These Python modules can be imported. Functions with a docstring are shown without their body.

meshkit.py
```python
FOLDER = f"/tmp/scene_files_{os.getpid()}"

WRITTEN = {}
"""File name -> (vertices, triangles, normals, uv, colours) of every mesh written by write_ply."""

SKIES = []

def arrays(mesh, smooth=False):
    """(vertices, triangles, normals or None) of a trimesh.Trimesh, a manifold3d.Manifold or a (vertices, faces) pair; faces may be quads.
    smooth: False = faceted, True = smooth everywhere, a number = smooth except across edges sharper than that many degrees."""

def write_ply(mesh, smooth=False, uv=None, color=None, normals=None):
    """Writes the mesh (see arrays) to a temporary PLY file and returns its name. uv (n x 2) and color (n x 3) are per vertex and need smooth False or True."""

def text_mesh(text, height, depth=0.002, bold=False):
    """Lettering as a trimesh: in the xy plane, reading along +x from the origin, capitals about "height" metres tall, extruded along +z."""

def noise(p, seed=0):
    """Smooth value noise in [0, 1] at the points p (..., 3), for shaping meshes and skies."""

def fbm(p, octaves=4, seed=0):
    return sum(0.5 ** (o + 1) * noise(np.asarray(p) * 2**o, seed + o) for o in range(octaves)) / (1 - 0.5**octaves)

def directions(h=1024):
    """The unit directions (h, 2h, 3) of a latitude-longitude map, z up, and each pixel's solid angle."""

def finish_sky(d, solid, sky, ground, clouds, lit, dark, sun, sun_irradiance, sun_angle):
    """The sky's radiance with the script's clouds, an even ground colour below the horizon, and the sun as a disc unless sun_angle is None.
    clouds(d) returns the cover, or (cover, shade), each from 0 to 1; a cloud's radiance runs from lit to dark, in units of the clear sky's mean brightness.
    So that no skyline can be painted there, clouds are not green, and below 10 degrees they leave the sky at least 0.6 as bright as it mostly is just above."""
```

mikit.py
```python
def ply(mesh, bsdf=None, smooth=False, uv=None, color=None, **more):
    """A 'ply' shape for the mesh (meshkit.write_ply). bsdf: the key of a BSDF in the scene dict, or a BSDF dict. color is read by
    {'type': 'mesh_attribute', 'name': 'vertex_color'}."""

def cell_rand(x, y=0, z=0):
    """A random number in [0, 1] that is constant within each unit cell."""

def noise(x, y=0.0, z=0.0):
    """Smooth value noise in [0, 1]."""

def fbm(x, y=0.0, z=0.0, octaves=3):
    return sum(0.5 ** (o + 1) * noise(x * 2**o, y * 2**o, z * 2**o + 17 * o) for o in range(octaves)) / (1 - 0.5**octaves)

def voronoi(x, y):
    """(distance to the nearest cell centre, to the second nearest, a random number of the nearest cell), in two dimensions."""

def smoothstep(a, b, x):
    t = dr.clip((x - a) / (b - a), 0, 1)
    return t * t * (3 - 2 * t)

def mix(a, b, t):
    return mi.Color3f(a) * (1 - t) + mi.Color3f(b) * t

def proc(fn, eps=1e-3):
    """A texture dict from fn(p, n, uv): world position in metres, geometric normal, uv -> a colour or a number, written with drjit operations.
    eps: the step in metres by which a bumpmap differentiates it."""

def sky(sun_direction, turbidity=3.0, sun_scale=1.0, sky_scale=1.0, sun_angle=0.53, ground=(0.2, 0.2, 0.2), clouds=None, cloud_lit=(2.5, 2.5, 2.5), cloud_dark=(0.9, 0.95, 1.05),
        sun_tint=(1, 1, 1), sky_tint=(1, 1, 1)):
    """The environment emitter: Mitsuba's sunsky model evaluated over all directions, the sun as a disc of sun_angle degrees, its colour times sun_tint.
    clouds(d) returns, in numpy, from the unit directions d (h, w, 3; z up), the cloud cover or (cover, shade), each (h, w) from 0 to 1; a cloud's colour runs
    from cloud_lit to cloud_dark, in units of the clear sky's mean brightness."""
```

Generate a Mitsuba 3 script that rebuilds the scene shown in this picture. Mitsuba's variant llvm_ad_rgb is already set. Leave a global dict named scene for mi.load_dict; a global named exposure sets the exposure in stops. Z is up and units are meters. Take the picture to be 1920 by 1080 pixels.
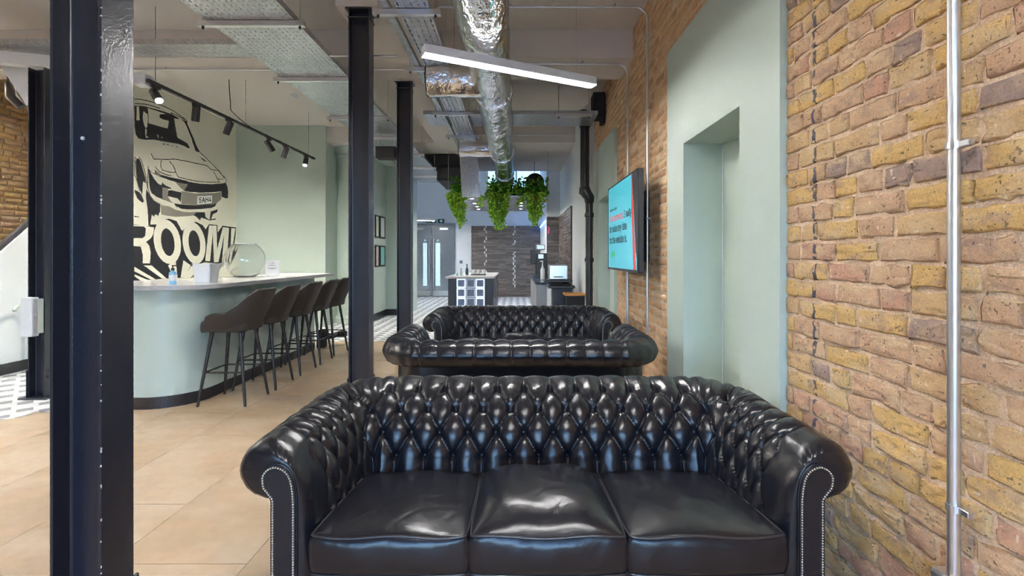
import math, random
import numpy as np
import trimesh
import mitsuba as mi
import mikit, meshkit
from mikit import proc, noise, fbm, voronoi, cell_rand, smoothstep, mix
from shapely.geometry import Polygon, LineString, box as sbox, Point
from shapely.ops import unary_union
from shapely import affinity
import manifold3d as m3

T = mi.ScalarTransform4f
scene, labels = {}, {}

# ------------------------------------------------------------------ camera, sky, exposure
SCREEN_L = .30
EYE = 1.36
F = 900.0 / 1920.0
scene['camera'] = {'type': 'perspective', 'fov_axis': 'x', 'fov': math.degrees(2 * math.atan(0.5 / F)),
                   'to_world': T().look_at([0, 0, EYE], [0, 1, EYE], [0, 0, 1]),
                   'principal_point_offset_x': -0.0041667, 'principal_point_offset_y': 0.055556, 'near_clip': 0.05, 'far_clip': 200.0}
exposure = 1.42
scene['sky'] = mikit.sky((0.3, 0.75, 0.6), turbidity=3.0, sun_scale=0.0, sky_scale=24.0, ground=(0.25, 0.25, 0.25), sky_tint=(0.85, 0.97, 1.12))
LED = 92.0          # radiance of the linear lamps
LEDC = (1.0, .985, .965)

# ------------------------------------------------------------------ helpers
def numbered(name):
    if name not in labels and name not in scene and not any(k.startswith(name + '__') for k in scene):
        return name
    n = _count.get(name, 0)
    while True:
        n += 1
        k = '%s_%03d' % (name, n)
        if k not in labels and k not in scene:
            _count[name] = n
            return k
_count = {}
_used = {}

def pkey(parent, name):
    k = parent + '__' + name
    n = _used.get(k, 0)
    _used[k] = n + 1
    return k if n == 0 else '%s_%03d' % (k, n)

def thing(name, label, cat, group=None):
    n = _used.get(name, 0)
    _used[name] = n + 1
    k = name if n == 0 else '%s_%03d' % (name, n)
    labels[k] = {'label': label, 'category': cat}
    if group:
        labels[k]['group'] = group
    return k

def put(key, mesh, mat, smooth=False, uv=None, tw=None, **more):
    d = mikit.ply(mesh, mat, smooth=smooth, uv=uv, **more)
    if tw is not None:
        d['to_world'] = tw
    scene[key] = d
    return key

def part(parent, name, mesh, mat, smooth=False, label=None, kind=None, uv=None, tw=None, **more):
    k = pkey(parent, name)
    put(k, mesh, mat, smooth, uv, tw, **more)
    if label or kind:
        labels[k] = {}
        if label: labels[k]['label'] = label
        if kind: labels[k]['kind'] = kind
    return k

def single(name, label, cat, mesh, mat, smooth=False, group=None, **more):
    k = thing(name, label, cat, group)
    put(k, mesh, mat, smooth, **more)
    return k

def struct(name, mesh, mat, smooth=False, label=None, **more):
    put(name, mesh, mat, smooth, **more)
    labels[name] = {'kind': 'structure', 'label': label or name.replace('_', ' ')}
    return name

def quadbox(x0, x1, y0, y1, z0, z1):
    v = np.array([[x, y, z] for x in (x0, x1) for y in (y0, y1) for z in (z0, z1)], float)
    f = np.array([[0, 1, 3], [0, 3, 2], [4, 6, 7], [4, 7, 5], [0, 4, 5], [0, 5, 1], [2, 3, 7], [2, 7, 6], [0, 2, 6], [0, 6, 4], [1, 5, 7], [1, 7, 3]])
    return trimesh.Trimesh(v, f, process=False)

def bev(x0, x1, y0, y1, z0, z1, c=0.003):
    """box with chamfered edges"""
    c = min(c, 0.45 * (x1 - x0), 0.45 * (y1 - y0), 0.45 * (z1 - z0))
    pts = []
    for sx, x in ((1, x0), (-1, x1)):
        for sy, y in ((1, y0), (-1, y1)):
            for sz, z in ((1, z0), (-1, z1)):
                pts += [(x, y + sy * c, z + sz * c), (x + sx * c, y, z + sz * c), (x + sx * c, y + sy * c, z)]
    return trimesh.Trimesh(np.array(pts), process=False).convex_hull

def cat(ms):
    return trimesh.util.concatenate([m if isinstance(m, trimesh.Trimesh) else trimesh.Trimesh(*m, process=False) for m in ms])

def tube(path, r, n=10, cap=True, closed=False):
    p = np.asarray(path, float)
    m = len(p)
    r = np.broadcast_to(np.asarray(r, float), (m,))
    if closed:
        t = np.roll(p, -1, 0) - np.roll(p, 1, 0)
    else:
        t = np.gradient(p, axis=0)
    t /= np.linalg.norm(t, axis=1, keepdims=True) + 1e-12
    u = np.cross(t[0], [0, 0, 1] if abs(t[0][2]) < 0.9 else [1, 0, 0])
    u /= np.linalg.norm(u)
    a = np.linspace(0, 2 * np.pi, n, endpoint=False)
    V = []
    for i in range(m):
        u = u - t[i] * (u @ t[i])
        u /= np.linalg.norm(u) + 1e-12
        w = np.cross(t[i], u)
        V.append(p[i] + r[i] * (np.cos(a)[:, None] * u + np.sin(a)[:, None] * w))
    V = np.vstack(V)
    F_ = []
    for i in range(m if closed else m - 1):
        j = (i + 1) % m
        for k in range(n):
            l = (k + 1) % n
            F_ += [[i * n + k, i * n + l, j * n + l], [i * n + k, j * n + l, j * n + k]]
    if cap and not closed:
        V = np.vstack([V, p[:1], p[-1:]])
        for k in range(n):
            l = (k + 1) % n
            F_ += [[m * n, k, l][::-1], [m * n + 1, (m - 1) * n + k, (m - 1) * n + l]]
    return trimesh.Trimesh(V, np.array(F_), process=False)

def lathe(prof, n=32, c=(0, 0, 0)):
    """prof: list of (r, z); revolved about z"""
    prof = np.asarray(prof, float)
    a = np.linspace(0, 2 * np.pi, n, endpoint=False)
    m = len(prof)
    V = np.stack([np.outer(prof[:, 0], np.cos(a)), np.outer(prof[:, 0], np.sin(a)), np.repeat(prof[:, 1:2], n, 1)], -1).reshape(-1, 3) + np.array(c)
    f = []
    for i in range(m - 1):
        for k in range(n):
            l = (k + 1) % n
            f += [[i * n + k, i * n + l, (i + 1) * n + l], [i * n + k, (i + 1) * n + l, (i + 1) * n + k]]
    return trimesh.Trimesh(V, np.array(f), process=False)

def extrude(poly, h):
    gs = [g for g in getattr(poly, 'geoms', [poly]) if g.geom_type == 'Polygon' and g.area > 1e-9]
    return cat([trimesh.creation.extrude_polygon(g, h, engine='earcut') for g in gs])

def basis(mesh, ex, ey, ez, o=(0, 0, 0)):
    """maps the mesh's x,y,z axes to the vectors ex,ey,ez"""
    M = np.eye(4)
    M[:3, 0], M[:3, 1], M[:3, 2], M[:3, 3] = ex, ey, ez, o
    m = mesh.copy()
    m.vertices = mesh.vertices @ M[:3, :3].T + M[:3, 3]
    if np.linalg.det(M[:3, :3]) < 0:
        m.faces = m.faces[:, ::-1]
    return m

def moved(mesh, x=0, y=0, z=0, rz=0, s=1.0):
    m = mesh.copy()
    v = np.array(mesh.vertices) * s
    c, d = math.cos(rz), math.sin(rz)
    m.vertices = np.stack([v[:, 0] * c - v[:, 1] * d + x, v[:, 0] * d + v[:, 1] * c + y, v[:, 2] + z], 1)
    return m

def grid_faces(nu, nv, wrap_u=False, flip=False):
    f = []
    for i in range(nu if wrap_u else nu - 1):
        j = (i + 1) % nu
        k = np.arange(nv - 1)
        a, b, c, d = i * nv + k, j * nv + k, j * nv + k + 1, i * nv + k + 1
        f.append(np.stack([a, b, c], 1)); f.append(np.stack([a, c, d], 1))
    f = np.vstack(f)
    return f[:, ::-1] if flip else f

def cyl(x, y, z0, z1, r, n=20, c=0.0):
    if c:
        return lathe([(0, z0), (r - c, z0), (r, z0 + c), (r, z1 - c), (r - c, z1), (0, z1)], n, (x, y, 0))
    return lathe([(0, z0), (r, z0), (r, z1), (0, z1)], n, (x, y, 0))

def sphere(c, r, n=1):
    m = trimesh.creation.icosphere(n, r)
    m.apply_translation(c)
    return m

# ------------------------------------------------------------------ materials
def pr(key, color, rough=0.5, spec=0.5, bump=None, scale=None, metallic=0.0, two=True, **more):
    b = {'type': 'principled', 'base_color': color if isinstance(color, dict) else {'type': 'rgb', 'value': list(color)}, 'roughness': rough, 'specular': spec, 'metallic': metallic, **more}
    if bump is not None:
        b = {'type': 'bumpmap', 'tex': bump, 'scale': scale or 1.0, 'nested': b}
    scene[key] = {'type': 'twosided', 'b': b} if two else b
    return key

def c3(r, g, b):
    return mi.Color3f(r, g, b)

# London stock bricks: the colour of each brick from a random number kept in its uv
def brick_colour(p, n, uv):
    r, q = uv.x, uv.y
    col = mix(c3(.49, .312, .122), c3(.45, .295, .15), smoothstep(.30, .36, r))
    col = mix(col, c3(.43, .27, .165), smoothstep(.52, .54, r))
    col = mix(col, c3(.40, .225, .15), smoothstep(.78, .80, r))
    col = mix(col, c3(.235, .165, .135), smoothstep(.90, .92, r))
    o = q * 37.0
    a = fbm(p.x * 9 + o, p.y * 9 + o, p.z * 16, 3)
    col = mix(col, c3(.49, .35, .205), smoothstep(.42, .72, a) * .75)
    b = fbm(p.y * 14 - o, p.z * 22 + o, p.x * 9, 3)
    col = mix(col, c3(.29, .185, .135), smoothstep(.54, .74, b) * .7)
    g = noise(p.y * 260 + o, p.z * 260, p.x * 200)
    col = col * (0.80 + .40 * g)
    pit = noise(p.y * 150 + o, p.z * 160, p.x * 90)
    col = mix(col, c3(.07, .045, .035), smoothstep(.82, .89, pit) * .72)
    lime = noise(p.y * 70, p.z * 70 + o, p.x * 60)
    col = mix(col, c3(.62, .50, .38), smoothstep(.86, .93, lime) * .7)
    paint = smoothstep(.013, .010, mi.Float(abs(p.y - 2.062 + (noise(p.z * 40) - .5) * .012))) * smoothstep(.30, .42, noise(p.z * 60, p.y * 90))
    return mix(col, c3(.035, .04, .065), paint * mi.Float(smoothstep(1.0, 1.1, p.x)) * .9)

def brick_height(p, n, uv):
    o = uv.y * 37.0
    pit = noise(p.y * 150 + o, p.z * 160, p.x * 90)
    return fbm(p.y * 42 + o, p.z * 70, p.x * 45, 4) * .017 - smoothstep(.80, .92, pit) * .0035

def mortar_colour(p, n, uv):
    a = fbm(p.y * 12, p.z * 12, p.x * 12, 3)
    col = mix(c3(.56, .41, .28), c3(.46, .32, .215), smoothstep(.4, .65, a))
    return col * (.75 + .5 * noise(p.y * 240, p.z * 240, p.x * 240))

def mortar_height(p, n, uv):
    return fbm(p.y * 60, p.z * 60, p.x * 60, 4) * .010

pr('m_brick', proc(brick_colour), .88, .25, bump=proc(brick_height, 8e-4), scale=1.0)
pr('m_mortar', proc(mortar_colour), .92, .2, bump=proc(mortar_height, 8e-4), scale=1.0)

def brick2_colour(p, n, uv):
    r, q = uv.x, uv.y
    col = mix(c3(.55, .365, .21), c3(.48, .29, .155), smoothstep(.35, .45, r))
    col = mix(col, c3(.58, .43, .28), smoothstep(.70, .72, r))
    col = mix(col, c3(.38, .22, .125), smoothstep(.86, .88, r))
    a = fbm(p.y * 11 + q * 31, p.z * 17, p.x * 11, 3)
    col = mix(col, c3(.37, .21, .11), smoothstep(.5, .72, a) * .6)
    return col * (.82 + .36 * noise(p.y * 150, p.z * 150, p.x * 150))

pr('m_brick2', proc(brick2_colour), .9, .2)
pr('m_mortar2', (.50, .37, .25), .95, .2)

def mint_colour(p, n, uv):
    return c3(.435, .51, .45) * (.97 + .06 * fbm(p.x * 1.7, p.y * 1.7, p.z * 1.7, 3))
pr('m_mint', proc(mint_colour), .55, .3)
pr('m_white', (.74, .77, .78), .6, .3)
pr('m_ceiling', (.64, .60, .555), .8, .2)
pr('m_cream', (.70, .68, .57), .7, .2)
pr('m_ink', (.012, .012, .016), .6, .3)
pr('m_greyink', (.17, .16, .135), .7, .2)

def paintsteel_h(p, n, uv):
    return fbm(p.x * 160, p.y * 160, p.z * 110, 3) * .0012
pr('m_steel_black', (.0105, .0125, .021), .27, .5, bump=proc(paintsteel_h, 6e-4), scale=1.0)
pr('m_chip', (.55, .55, .55), .6)
pr('m_black', (.012, .012, .014), .4, .5)
pr('m_black_matt', (.018, .018, .020), .7, .3)
pr('m_skirting', (.013, .013, .017), .35, .5)

def leather_h(p, n, uv):
    return fbm(p.x * 420, p.y * 420, p.z * 420, 2) * .00028 + fbm(p.x * 26, p.y * 26, p.z * 26, 3) * .0014
pr('m_leather', (.0050, .0056, .0088), .25, .44, bump=proc(leather_h, 5e-4), scale=1.0)
pr('m_leather_flat', (.006, .007, .011), .30, .42)
pr('m_piping', (.016, .016, .02), .26, .6)
pr('m_nail', (.62, .60, .56), .25, metallic=1.0)
pr('m_chrome', (.75, .75, .76), .18, metallic=1.0)

def galv_c(p, n, uv):
    d, e, w = voronoi(p.x * 70 + p.z * 50, p.y * 70 + p.z * 31)
    return mi.Color3f(.50, .52, .55) * (.82 + .36 * w)
pr('m_galv', proc(galv_c), .38, metallic=1.0)
pr('m_galv_bright', (.70, .71, .73), .30, metallic=.95)

def foil_h(p, n, uv):
    a = fbm(p.x * 22, p.y * 7, p.z * 22, 4)
    return a * .014 + fbm(p.x * 50, p.y * 34, p.z * 50, 2) * .0045
pr('m_foil', (.90, .89, .88), .12, metallic=1.0, bump=proc(foil_h, 1e-3), scale=1.0)

def floor_colour(p, n, uv):
    o = uv.x * 19.0
    a = fbm(p.x * 1.6 + o, p.y * 2.6 - o, 3.0, 4)
    col = mix(c3(.385, .28, .175), c3(.455, .35, .24), smoothstep(.36, .64, a))
    b = fbm(p.x * 5 + o, p.y * 7, 9.0, 4)
    col = mix(col, c3(.44, .30, .185), smoothstep(.50, .72, b) * .5)
    c = fbm(p.x * 22, p.y * 26 + o, 1.0, 3)
    return col * (.93 + .14 * c) * (.965 + .07 * uv.y)
pr('m_floor', proc(floor_colour), .42, .45)
pr('m_grout', (.30, .235, .17), .9, .2)

def pattern_colour(p, n, uv):
    # encaustic-look print: rows of light and dark lens shapes in staggered order, 20 cm repeat
    u, v = p.x / .2, p.y / .2
    def lens(u, v):
        fu, fv = u - dr_floor(u) - .5, v - dr_floor(v) - .5
        return mi.Float(abs(fu)) * 1.1 + mi.Float(abs(fv)) * 1.1
    a, b = lens(u, v), lens(u + .5, v + .5)
    col = mix(c3(.50, .52, .53), c3(.72, .73, .74), smoothstep(.45, .40, a))
    fu = u + .25 - dr_floor(u + .25)
    dark = smoothstep(.44, .40, lens(u + .25, v * 1.0 + .25)) * smoothstep(.5, .48, mi.Float(abs(fu - .5)))
    col = mix(col, c3(.20, .21, .225), dark)
    return col * (.93 + .14 * noise(p.x * 40, p.y * 40))
import drjit as dr
dr_floor = dr.floor
pr('m_pattern', proc(pattern_colour), .45, .4)
pr('m_pattern_grout', (.45, .46, .47), .9, .2)
def lamp_bsdf():
    return {'type': 'diffuse', 'reflectance': {'type': 'rgb', 'value': [.8, .8, .8]}}
def area(col, k):
    return {'type': 'area', 'radiance': {'type': 'rgb', 'value': [c * k for c in col]}}
def rect_down(x0, x1, y0, y1, z):
    v = np.array([[x0, y0, z], [x0, y1, z], [x1, y1, z], [x1, y0, z]], float)
    return trimesh.Trimesh(v, [[0, 1, 2], [0, 2, 3]], process=False)
# ------------------------------------------------------------------ the room
XR, CEIL, SOFFIT = 1.28, 3.88, 3.57
YB = 16.1
rng = np.random.default_rng(7)

struct('floor', quadbox(-9, 2.2, -3.2, YB + .3, -.10, -.006), 'm_grout', label='floor of beige stone tiles with a patterned tile area behind')

def tile_piece(x0, x1, y0, y1, z=0.0, c=.0018, t=.012):
    return bev(x0, x1, y0, y1, z - t, z, c)

def border(x):
    return 7.66
tan_area = Polygon([(XR + .0, -1.6), (XR, 7.65), (-3.55, 7.65), (-3.55, 4.6), (-3.84, 4.37), (-4.27, 3.97), (-5.6, 2.6), (-5.6, -1.6)])
for i in range(-1, 12):
    x1 = 1.26 - .6125 * i
    x0 = x1 - .6125
    for j in range(-4, 10):
        y0 = 2.12 + (.51 if i % 2 else 0.0) + (j - 1) * 1.02
        pc = sbox(x0 + .0015, y0 + .0015, x1 - .0015, y0 + 1.0185).intersection(tan_area)
        if pc.is_empty or pc.area < .01 or y0 > 7.6 or y0 < -2.2:
            continue
        pc = max(getattr(pc, 'geoms', [pc]), key=lambda g: g.area)
        m = extrude(pc, .012); m.apply_translation([0, 0, -.012])
        uv = np.tile(rng.random(2), (len(m.vertices), 1))
        part('floor', 'tile', m, 'm_floor', uv=uv)

# patterned tiles: the nearest ones one by one, the far ones in one mesh
pat = []
for i in range(-40, 12):
    for j in range(10, 81):
        x0, y0 = i * .2, j * .2
        cx, cy = x0 + .1, y0 + .1
        if tan_area.buffer(.02).contains(Point(cx, cy)) or cx > 1.2 or cx < -7.2 or (cx < -5.4 and cy > 7.2) or cy > YB - .1:
            continue
        if cy < 7.66 and cx > -3.6: continue
        if cx < -1.13 * cy - 1.2: continue      # far out of sight on the left
        pat.append((math.hypot(cx, cy), x0, y0))
pat.sort()
stuff = []
for k, (d, x0, y0) in enumerate(pat):
    pc = sbox(x0 + .001, y0 + .001, x0 + .199, y0 + .199).difference(tan_area)
    pc = max(getattr(pc, 'geoms', [pc]), key=lambda g: g.area)
    m = extrude(pc, .011); m.apply_translation([0, 0, -.012])
    if k < 300:
        part('floor', 'patterned_tile', m, 'm_pattern')
    else:
        stuff.append(m)
part('floor', 'patterned_tiling', cat(stuff), 'm_pattern', kind='stuff', label='grey and white patterned tiles further back')

# ceiling: high bays between deep beams, a lower one behind
struct('trim_10', quadbox(-9, 1.6, 9.34, 12.45, SOFFIT, SOFFIT + .43), 'm_ceiling', label='lower painted ceiling before the kitchen')
struct('trim_11', cat([quadbox(-9, 1.6, 12.45, YB + .3, 4.45, 4.6), quadbox(-9, 1.6, 12.40, 12.5, SOFFIT, 4.6)]), 'm_ceiling', label='raised ceiling over the kitchen')
struct('ceiling', quadbox(-9, 1.6, -3.2, 9.34, CEIL, CEIL + .12), 'm_ceiling', label='painted ceiling in bays between deep beams')
struct('trim_1', bev(-9, 1.6, 5.35, 6.01, SOFFIT, CEIL + .02, .004), 'm_ceiling', label='painted cross beam over the columns')
struct('trim_2', bev(-1.60, -.93, 4.24, 9.36, SOFFIT + .001, CEIL + .02, .004), 'm_ceiling', label='painted beam along the row of columns')
struct('trim_3', bev(-9, 1.6, -.2, .45, SOFFIT, CEIL + .02, .004), 'm_ceiling', label='painted cross beam above the near sofa')

# ---- right wall: mortar bed with openings, then bricks
N0, N1, NZ, ND = 2.689, 3.59, 2.20, 1.545      # niche
P0, P1, PZ = 2.277, 3.975, 3.034               # its mint surround
Q0, Q1, QZ = 6.19, 7.85, 3.02                  # second surround
R0, R1 = 6.45, 7.34
def wall_yz(poly, x0, x1):
    """polygon in (y, z) extruded from x0 to x1"""
    return basis(extrude(poly, x1 - x0), (0, 1, 0), (0, 0, 1), (1, 0, 0), (x0, 0, 0))
wr = sbox(-3.2, 0, 3.2, CEIL)
struct('wall_right', cat([wall_yz(wr.intersection(sbox(-3.2, 0, P0 + .2, 5)), XR + .008, XR + .5)]), 'm_mortar', label='old yellow stock brick wall with rough pale mortar')
wr2 = sbox(P0 + .2, 0, 8.0, CEIL).difference(sbox(N0 - .018, -1, N1 + .018, NZ + .018)).difference(sbox(R0 - .018, -1, R1 + .018, NZ + .018))
struct('wall_right_middle', wall_yz(wr2, XR + .006 + .02, XR + .5), 'm_mortar2', label='tan brick wall between the two mint surrounds')

def brick_mesh(y0, y1, z0, z1, xf, depth, rough, nu, nv, rnd):
    """one brick of a wall that faces -x: a gridded, uneven, round-edged face and its sides"""
    u, v = np.linspace(0, 1, nu), np.linspace(0, 1, nv)
    e = .007 / (y1 - y0); e2 = .007 / (z1 - z0)
    u = np.concatenate([[0], e + u[1:-1] * (1 - 2 * e) if nu > 3 else u[1:-1], [1]])
    if nu > 3: u = np.concatenate([[0], [e], u[2:-2], [1 - e], [1]])
    if nv > 3: v = np.concatenate([[0], [e2], v[2:-2], [1 - e2], [1]])
    U, V = np.meshgrid(u, v, indexing='ij')
    Y, Z = y0 + U * (y1 - y0), z0 + V * (z1 - z0)
    edge = (np.minimum(U, 1 - U) < 1e-6) | (np.minimum(V, 1 - V) < 1e-6)
    q = np.stack([Y * 31, Z * 31, np.full_like(Y, rnd * 50)], -1)
    dx = -(meshkit.fbm(q, 3) - .5) * rough * 2.2
    tilt = (U - .5) * (meshkit.noise(np.array([[rnd * 91, 1.5, 2]]))[0] - .5) * rough + (V - .5) * (meshkit.noise(np.array([[rnd * 71, 7.5, 3]]))[0] - .5) * rough
    X = xf + dx + tilt + np.where(edge, .007, 0)
    Y = Y + (meshkit.noise(q + 9.3) - .5) * rough * 2.1 * edge
    Z = Z + (meshkit.noise(q + 4.1) - .5) * rough * 2.1 * edge
    n = nu * nv
    front = np.stack([X, Y, Z], -1).reshape(-1, 3)
    ring = [i * nv for i in range(nu)] + [(nu - 1) * nv + k for k in range(1, nv)] + [i * nv + nv - 1 for i in range(nu - 2, -1, -1)] + [k for k in range(nv - 2, 0, -1)]
    back = front[ring].copy(); back[:, 0] = xf + depth
    f = grid_faces(nu, nv, flip=True)
    m = len(ring)
    s = []
    for a in range(m):
        b = (a + 1) % m
        s += [[ring[a], ring[b], n + b][::-1], [ring[a], n + b, n + a][::-1]]
    return trimesh.Trimesh(np.vstack([front, back]), np.vstack([f, np.array(s)[:, ::-1]]), process=False)

def lay_bricks(ya, yb, z_top, course, lens, joint, clear, seed):
    """the (y0, y1, z0, z1) of each brick; clear(y0,y1,z0,z1) -> list of pieces left"""
    r = random.Random(seed)
    out, z, k = [], joint * .5, 0
    while z < z_top:
        h = course - joint
        y = ya - r.random() * .2
        while y < yb:
            L = r.choice(lens)
            a, b = max(y, ya), min(y + L, yb)
            if b - a > .035:
                out += clear(a, b, z, min(z + h, z_top))
            y += L + joint
        z += course
        k += 1
    return out

def near_clear(a, b, z0, z1):
    return [(a, b, z0, z1)]
near = lay_bricks(-.6, P0 - .001, CEIL, .0835, [.225, .225, .225, .11, .11, .165], .013, near_clear, 3)
def seen(b):
    y, z = (b[0] + b[1]) / 2, (b[2] + b[3]) / 2
    return y > 1.0 and 1.36 - .68 * y < z < 1.36 + .56 * y + .1
near.sort(key=lambda b: (not seen(b), b[0] < .55, abs(b[2] - 1.36)))
rest, rest_uv = [], []
for k, b in enumerate(near):
    rnd = rng.random(2)
    big = seen(b)
    m = brick_mesh(*b, XR, .05, .011, 9 if big and b[1] - b[0] > .15 else 6, 6 if big else 4, float(rng.random()))
    uv = np.tile(rnd, (len(m.vertices), 1))
    if k < 300:
        part('wall_right', 'brick', m, 'm_brick', smooth=True, uv=uv)
    else:
        rest.append(m); rest_uv.append(uv)
part('wall_right', 'brickwork', cat(rest), 'm_brick', smooth=True, uv=np.vstack(rest_uv), kind='stuff', label='more yellow stock bricks higher up and nearer')

def mid_clear(a, b, z0, z1):
    hide = [(P0 - .01, P1, 0, PZ), (Q0, Q1, 0, QZ)]
    pcs = [(a, b)]
    for y0, y1, _, zz in hide:
        if z0 < zz - .02:
            nxt = []
            for p, q in pcs:
                if q <= y0 or p >= y1: nxt.append((p, q)); continue
                if p < y0 - .03: nxt.append((p, y0))
                if q > y1 + .03: nxt.append((y1, q))
            pcs = nxt
    return [(p, q, z0, z1) for p, q in pcs]
mid = lay_bricks(P0, 8.0, CEIL, .079, [.225, .11, .11, .11, .225], .012, mid_clear, 5)
def mid_rank(b):
    y, z = (b[0] + b[1]) / 2, (b[2] + b[3]) / 2
    return (not (3.9 < y < 6.25 and .3 < z < 2.75), y)
mid.sort(key=mid_rank)
rest, rest_uv = [], []
for k, b in enumerate(mid):
    m = brick_mesh(*b, XR + .02, .03, .005, 4, 3, float(rng.random()))
    uv = np.tile(rng.random(2), (len(m.vertices), 1))
    if k < 300:
        part('wall_right_middle', 'brick', m, 'm_brick2', smooth=True, uv=uv)
    else:
        rest.append(m); rest_uv.append(uv)
part('wall_right_middle', 'brickwork', cat(rest), 'm_brick2', smooth=True, uv=np.vstack(rest_uv), kind='stuff', label='more tan bricks above the surrounds')

# mint surrounds with their recesses
def surround(name, a, b, zt, n0, n1, nz, xf, xw, label):
    pl = sbox(a, 0, b, zt).difference(sbox(n0, -1, n1, nz))
    d = ND - 1.25
    m = [wall_yz(pl, xf, xw)]
    xb = xf + d
    m += [quadbox(xw - .002, xb, n1, n1 + .02, 0, nz + .02), quadbox(xw - .002, xb, n0 - .02, n0, 0, nz + .02), quadbox(xw - .002, xb, n0 - .02, n1 + .02, nz, nz + .02),
          quadbox(xb, xb + .03, n0 - .02, n1 + .02, 0, nz + .02)]
    struct(name, cat(m), 'm_mint', label=label)
    # corner beads inside the recess
    part(name, 'corner_bead', cat([bev(xb - .008, xb, n1 - .006, n1, 0, nz, .001)]), 'm_white')
    part(name, 'ceiling_bead', cat([bev(xb - .010, xb, n0, n1, nz - .012, nz - .001, .002)]), 'm_mint')
surround('trim_4', P0, P1, PZ, N0, N1, NZ, 1.25, 1.30, 'mint plaster surround with a tall square recess beside the near sofa')
surround('trim_5', Q0, Q1, QZ, R0, R1, NZ, 1.262, 1.31, 'second mint plaster surround behind the television')

# right wall further on: white return and kitchen wall
struct('wall_right_far', cat([quadbox(1.15, 1.75, 8.0, 12.64, 0, CEIL), quadbox(.80, 1.75, 12.64, YB, 0, 4.45)]), 'm_white', label='white plaster wall beyond the brick')
struct('wall_back', quadbox(-9, 1.2, YB, YB + .15, 0, 4.5), 'm_white', label='white end wall with grey doors')
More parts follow.
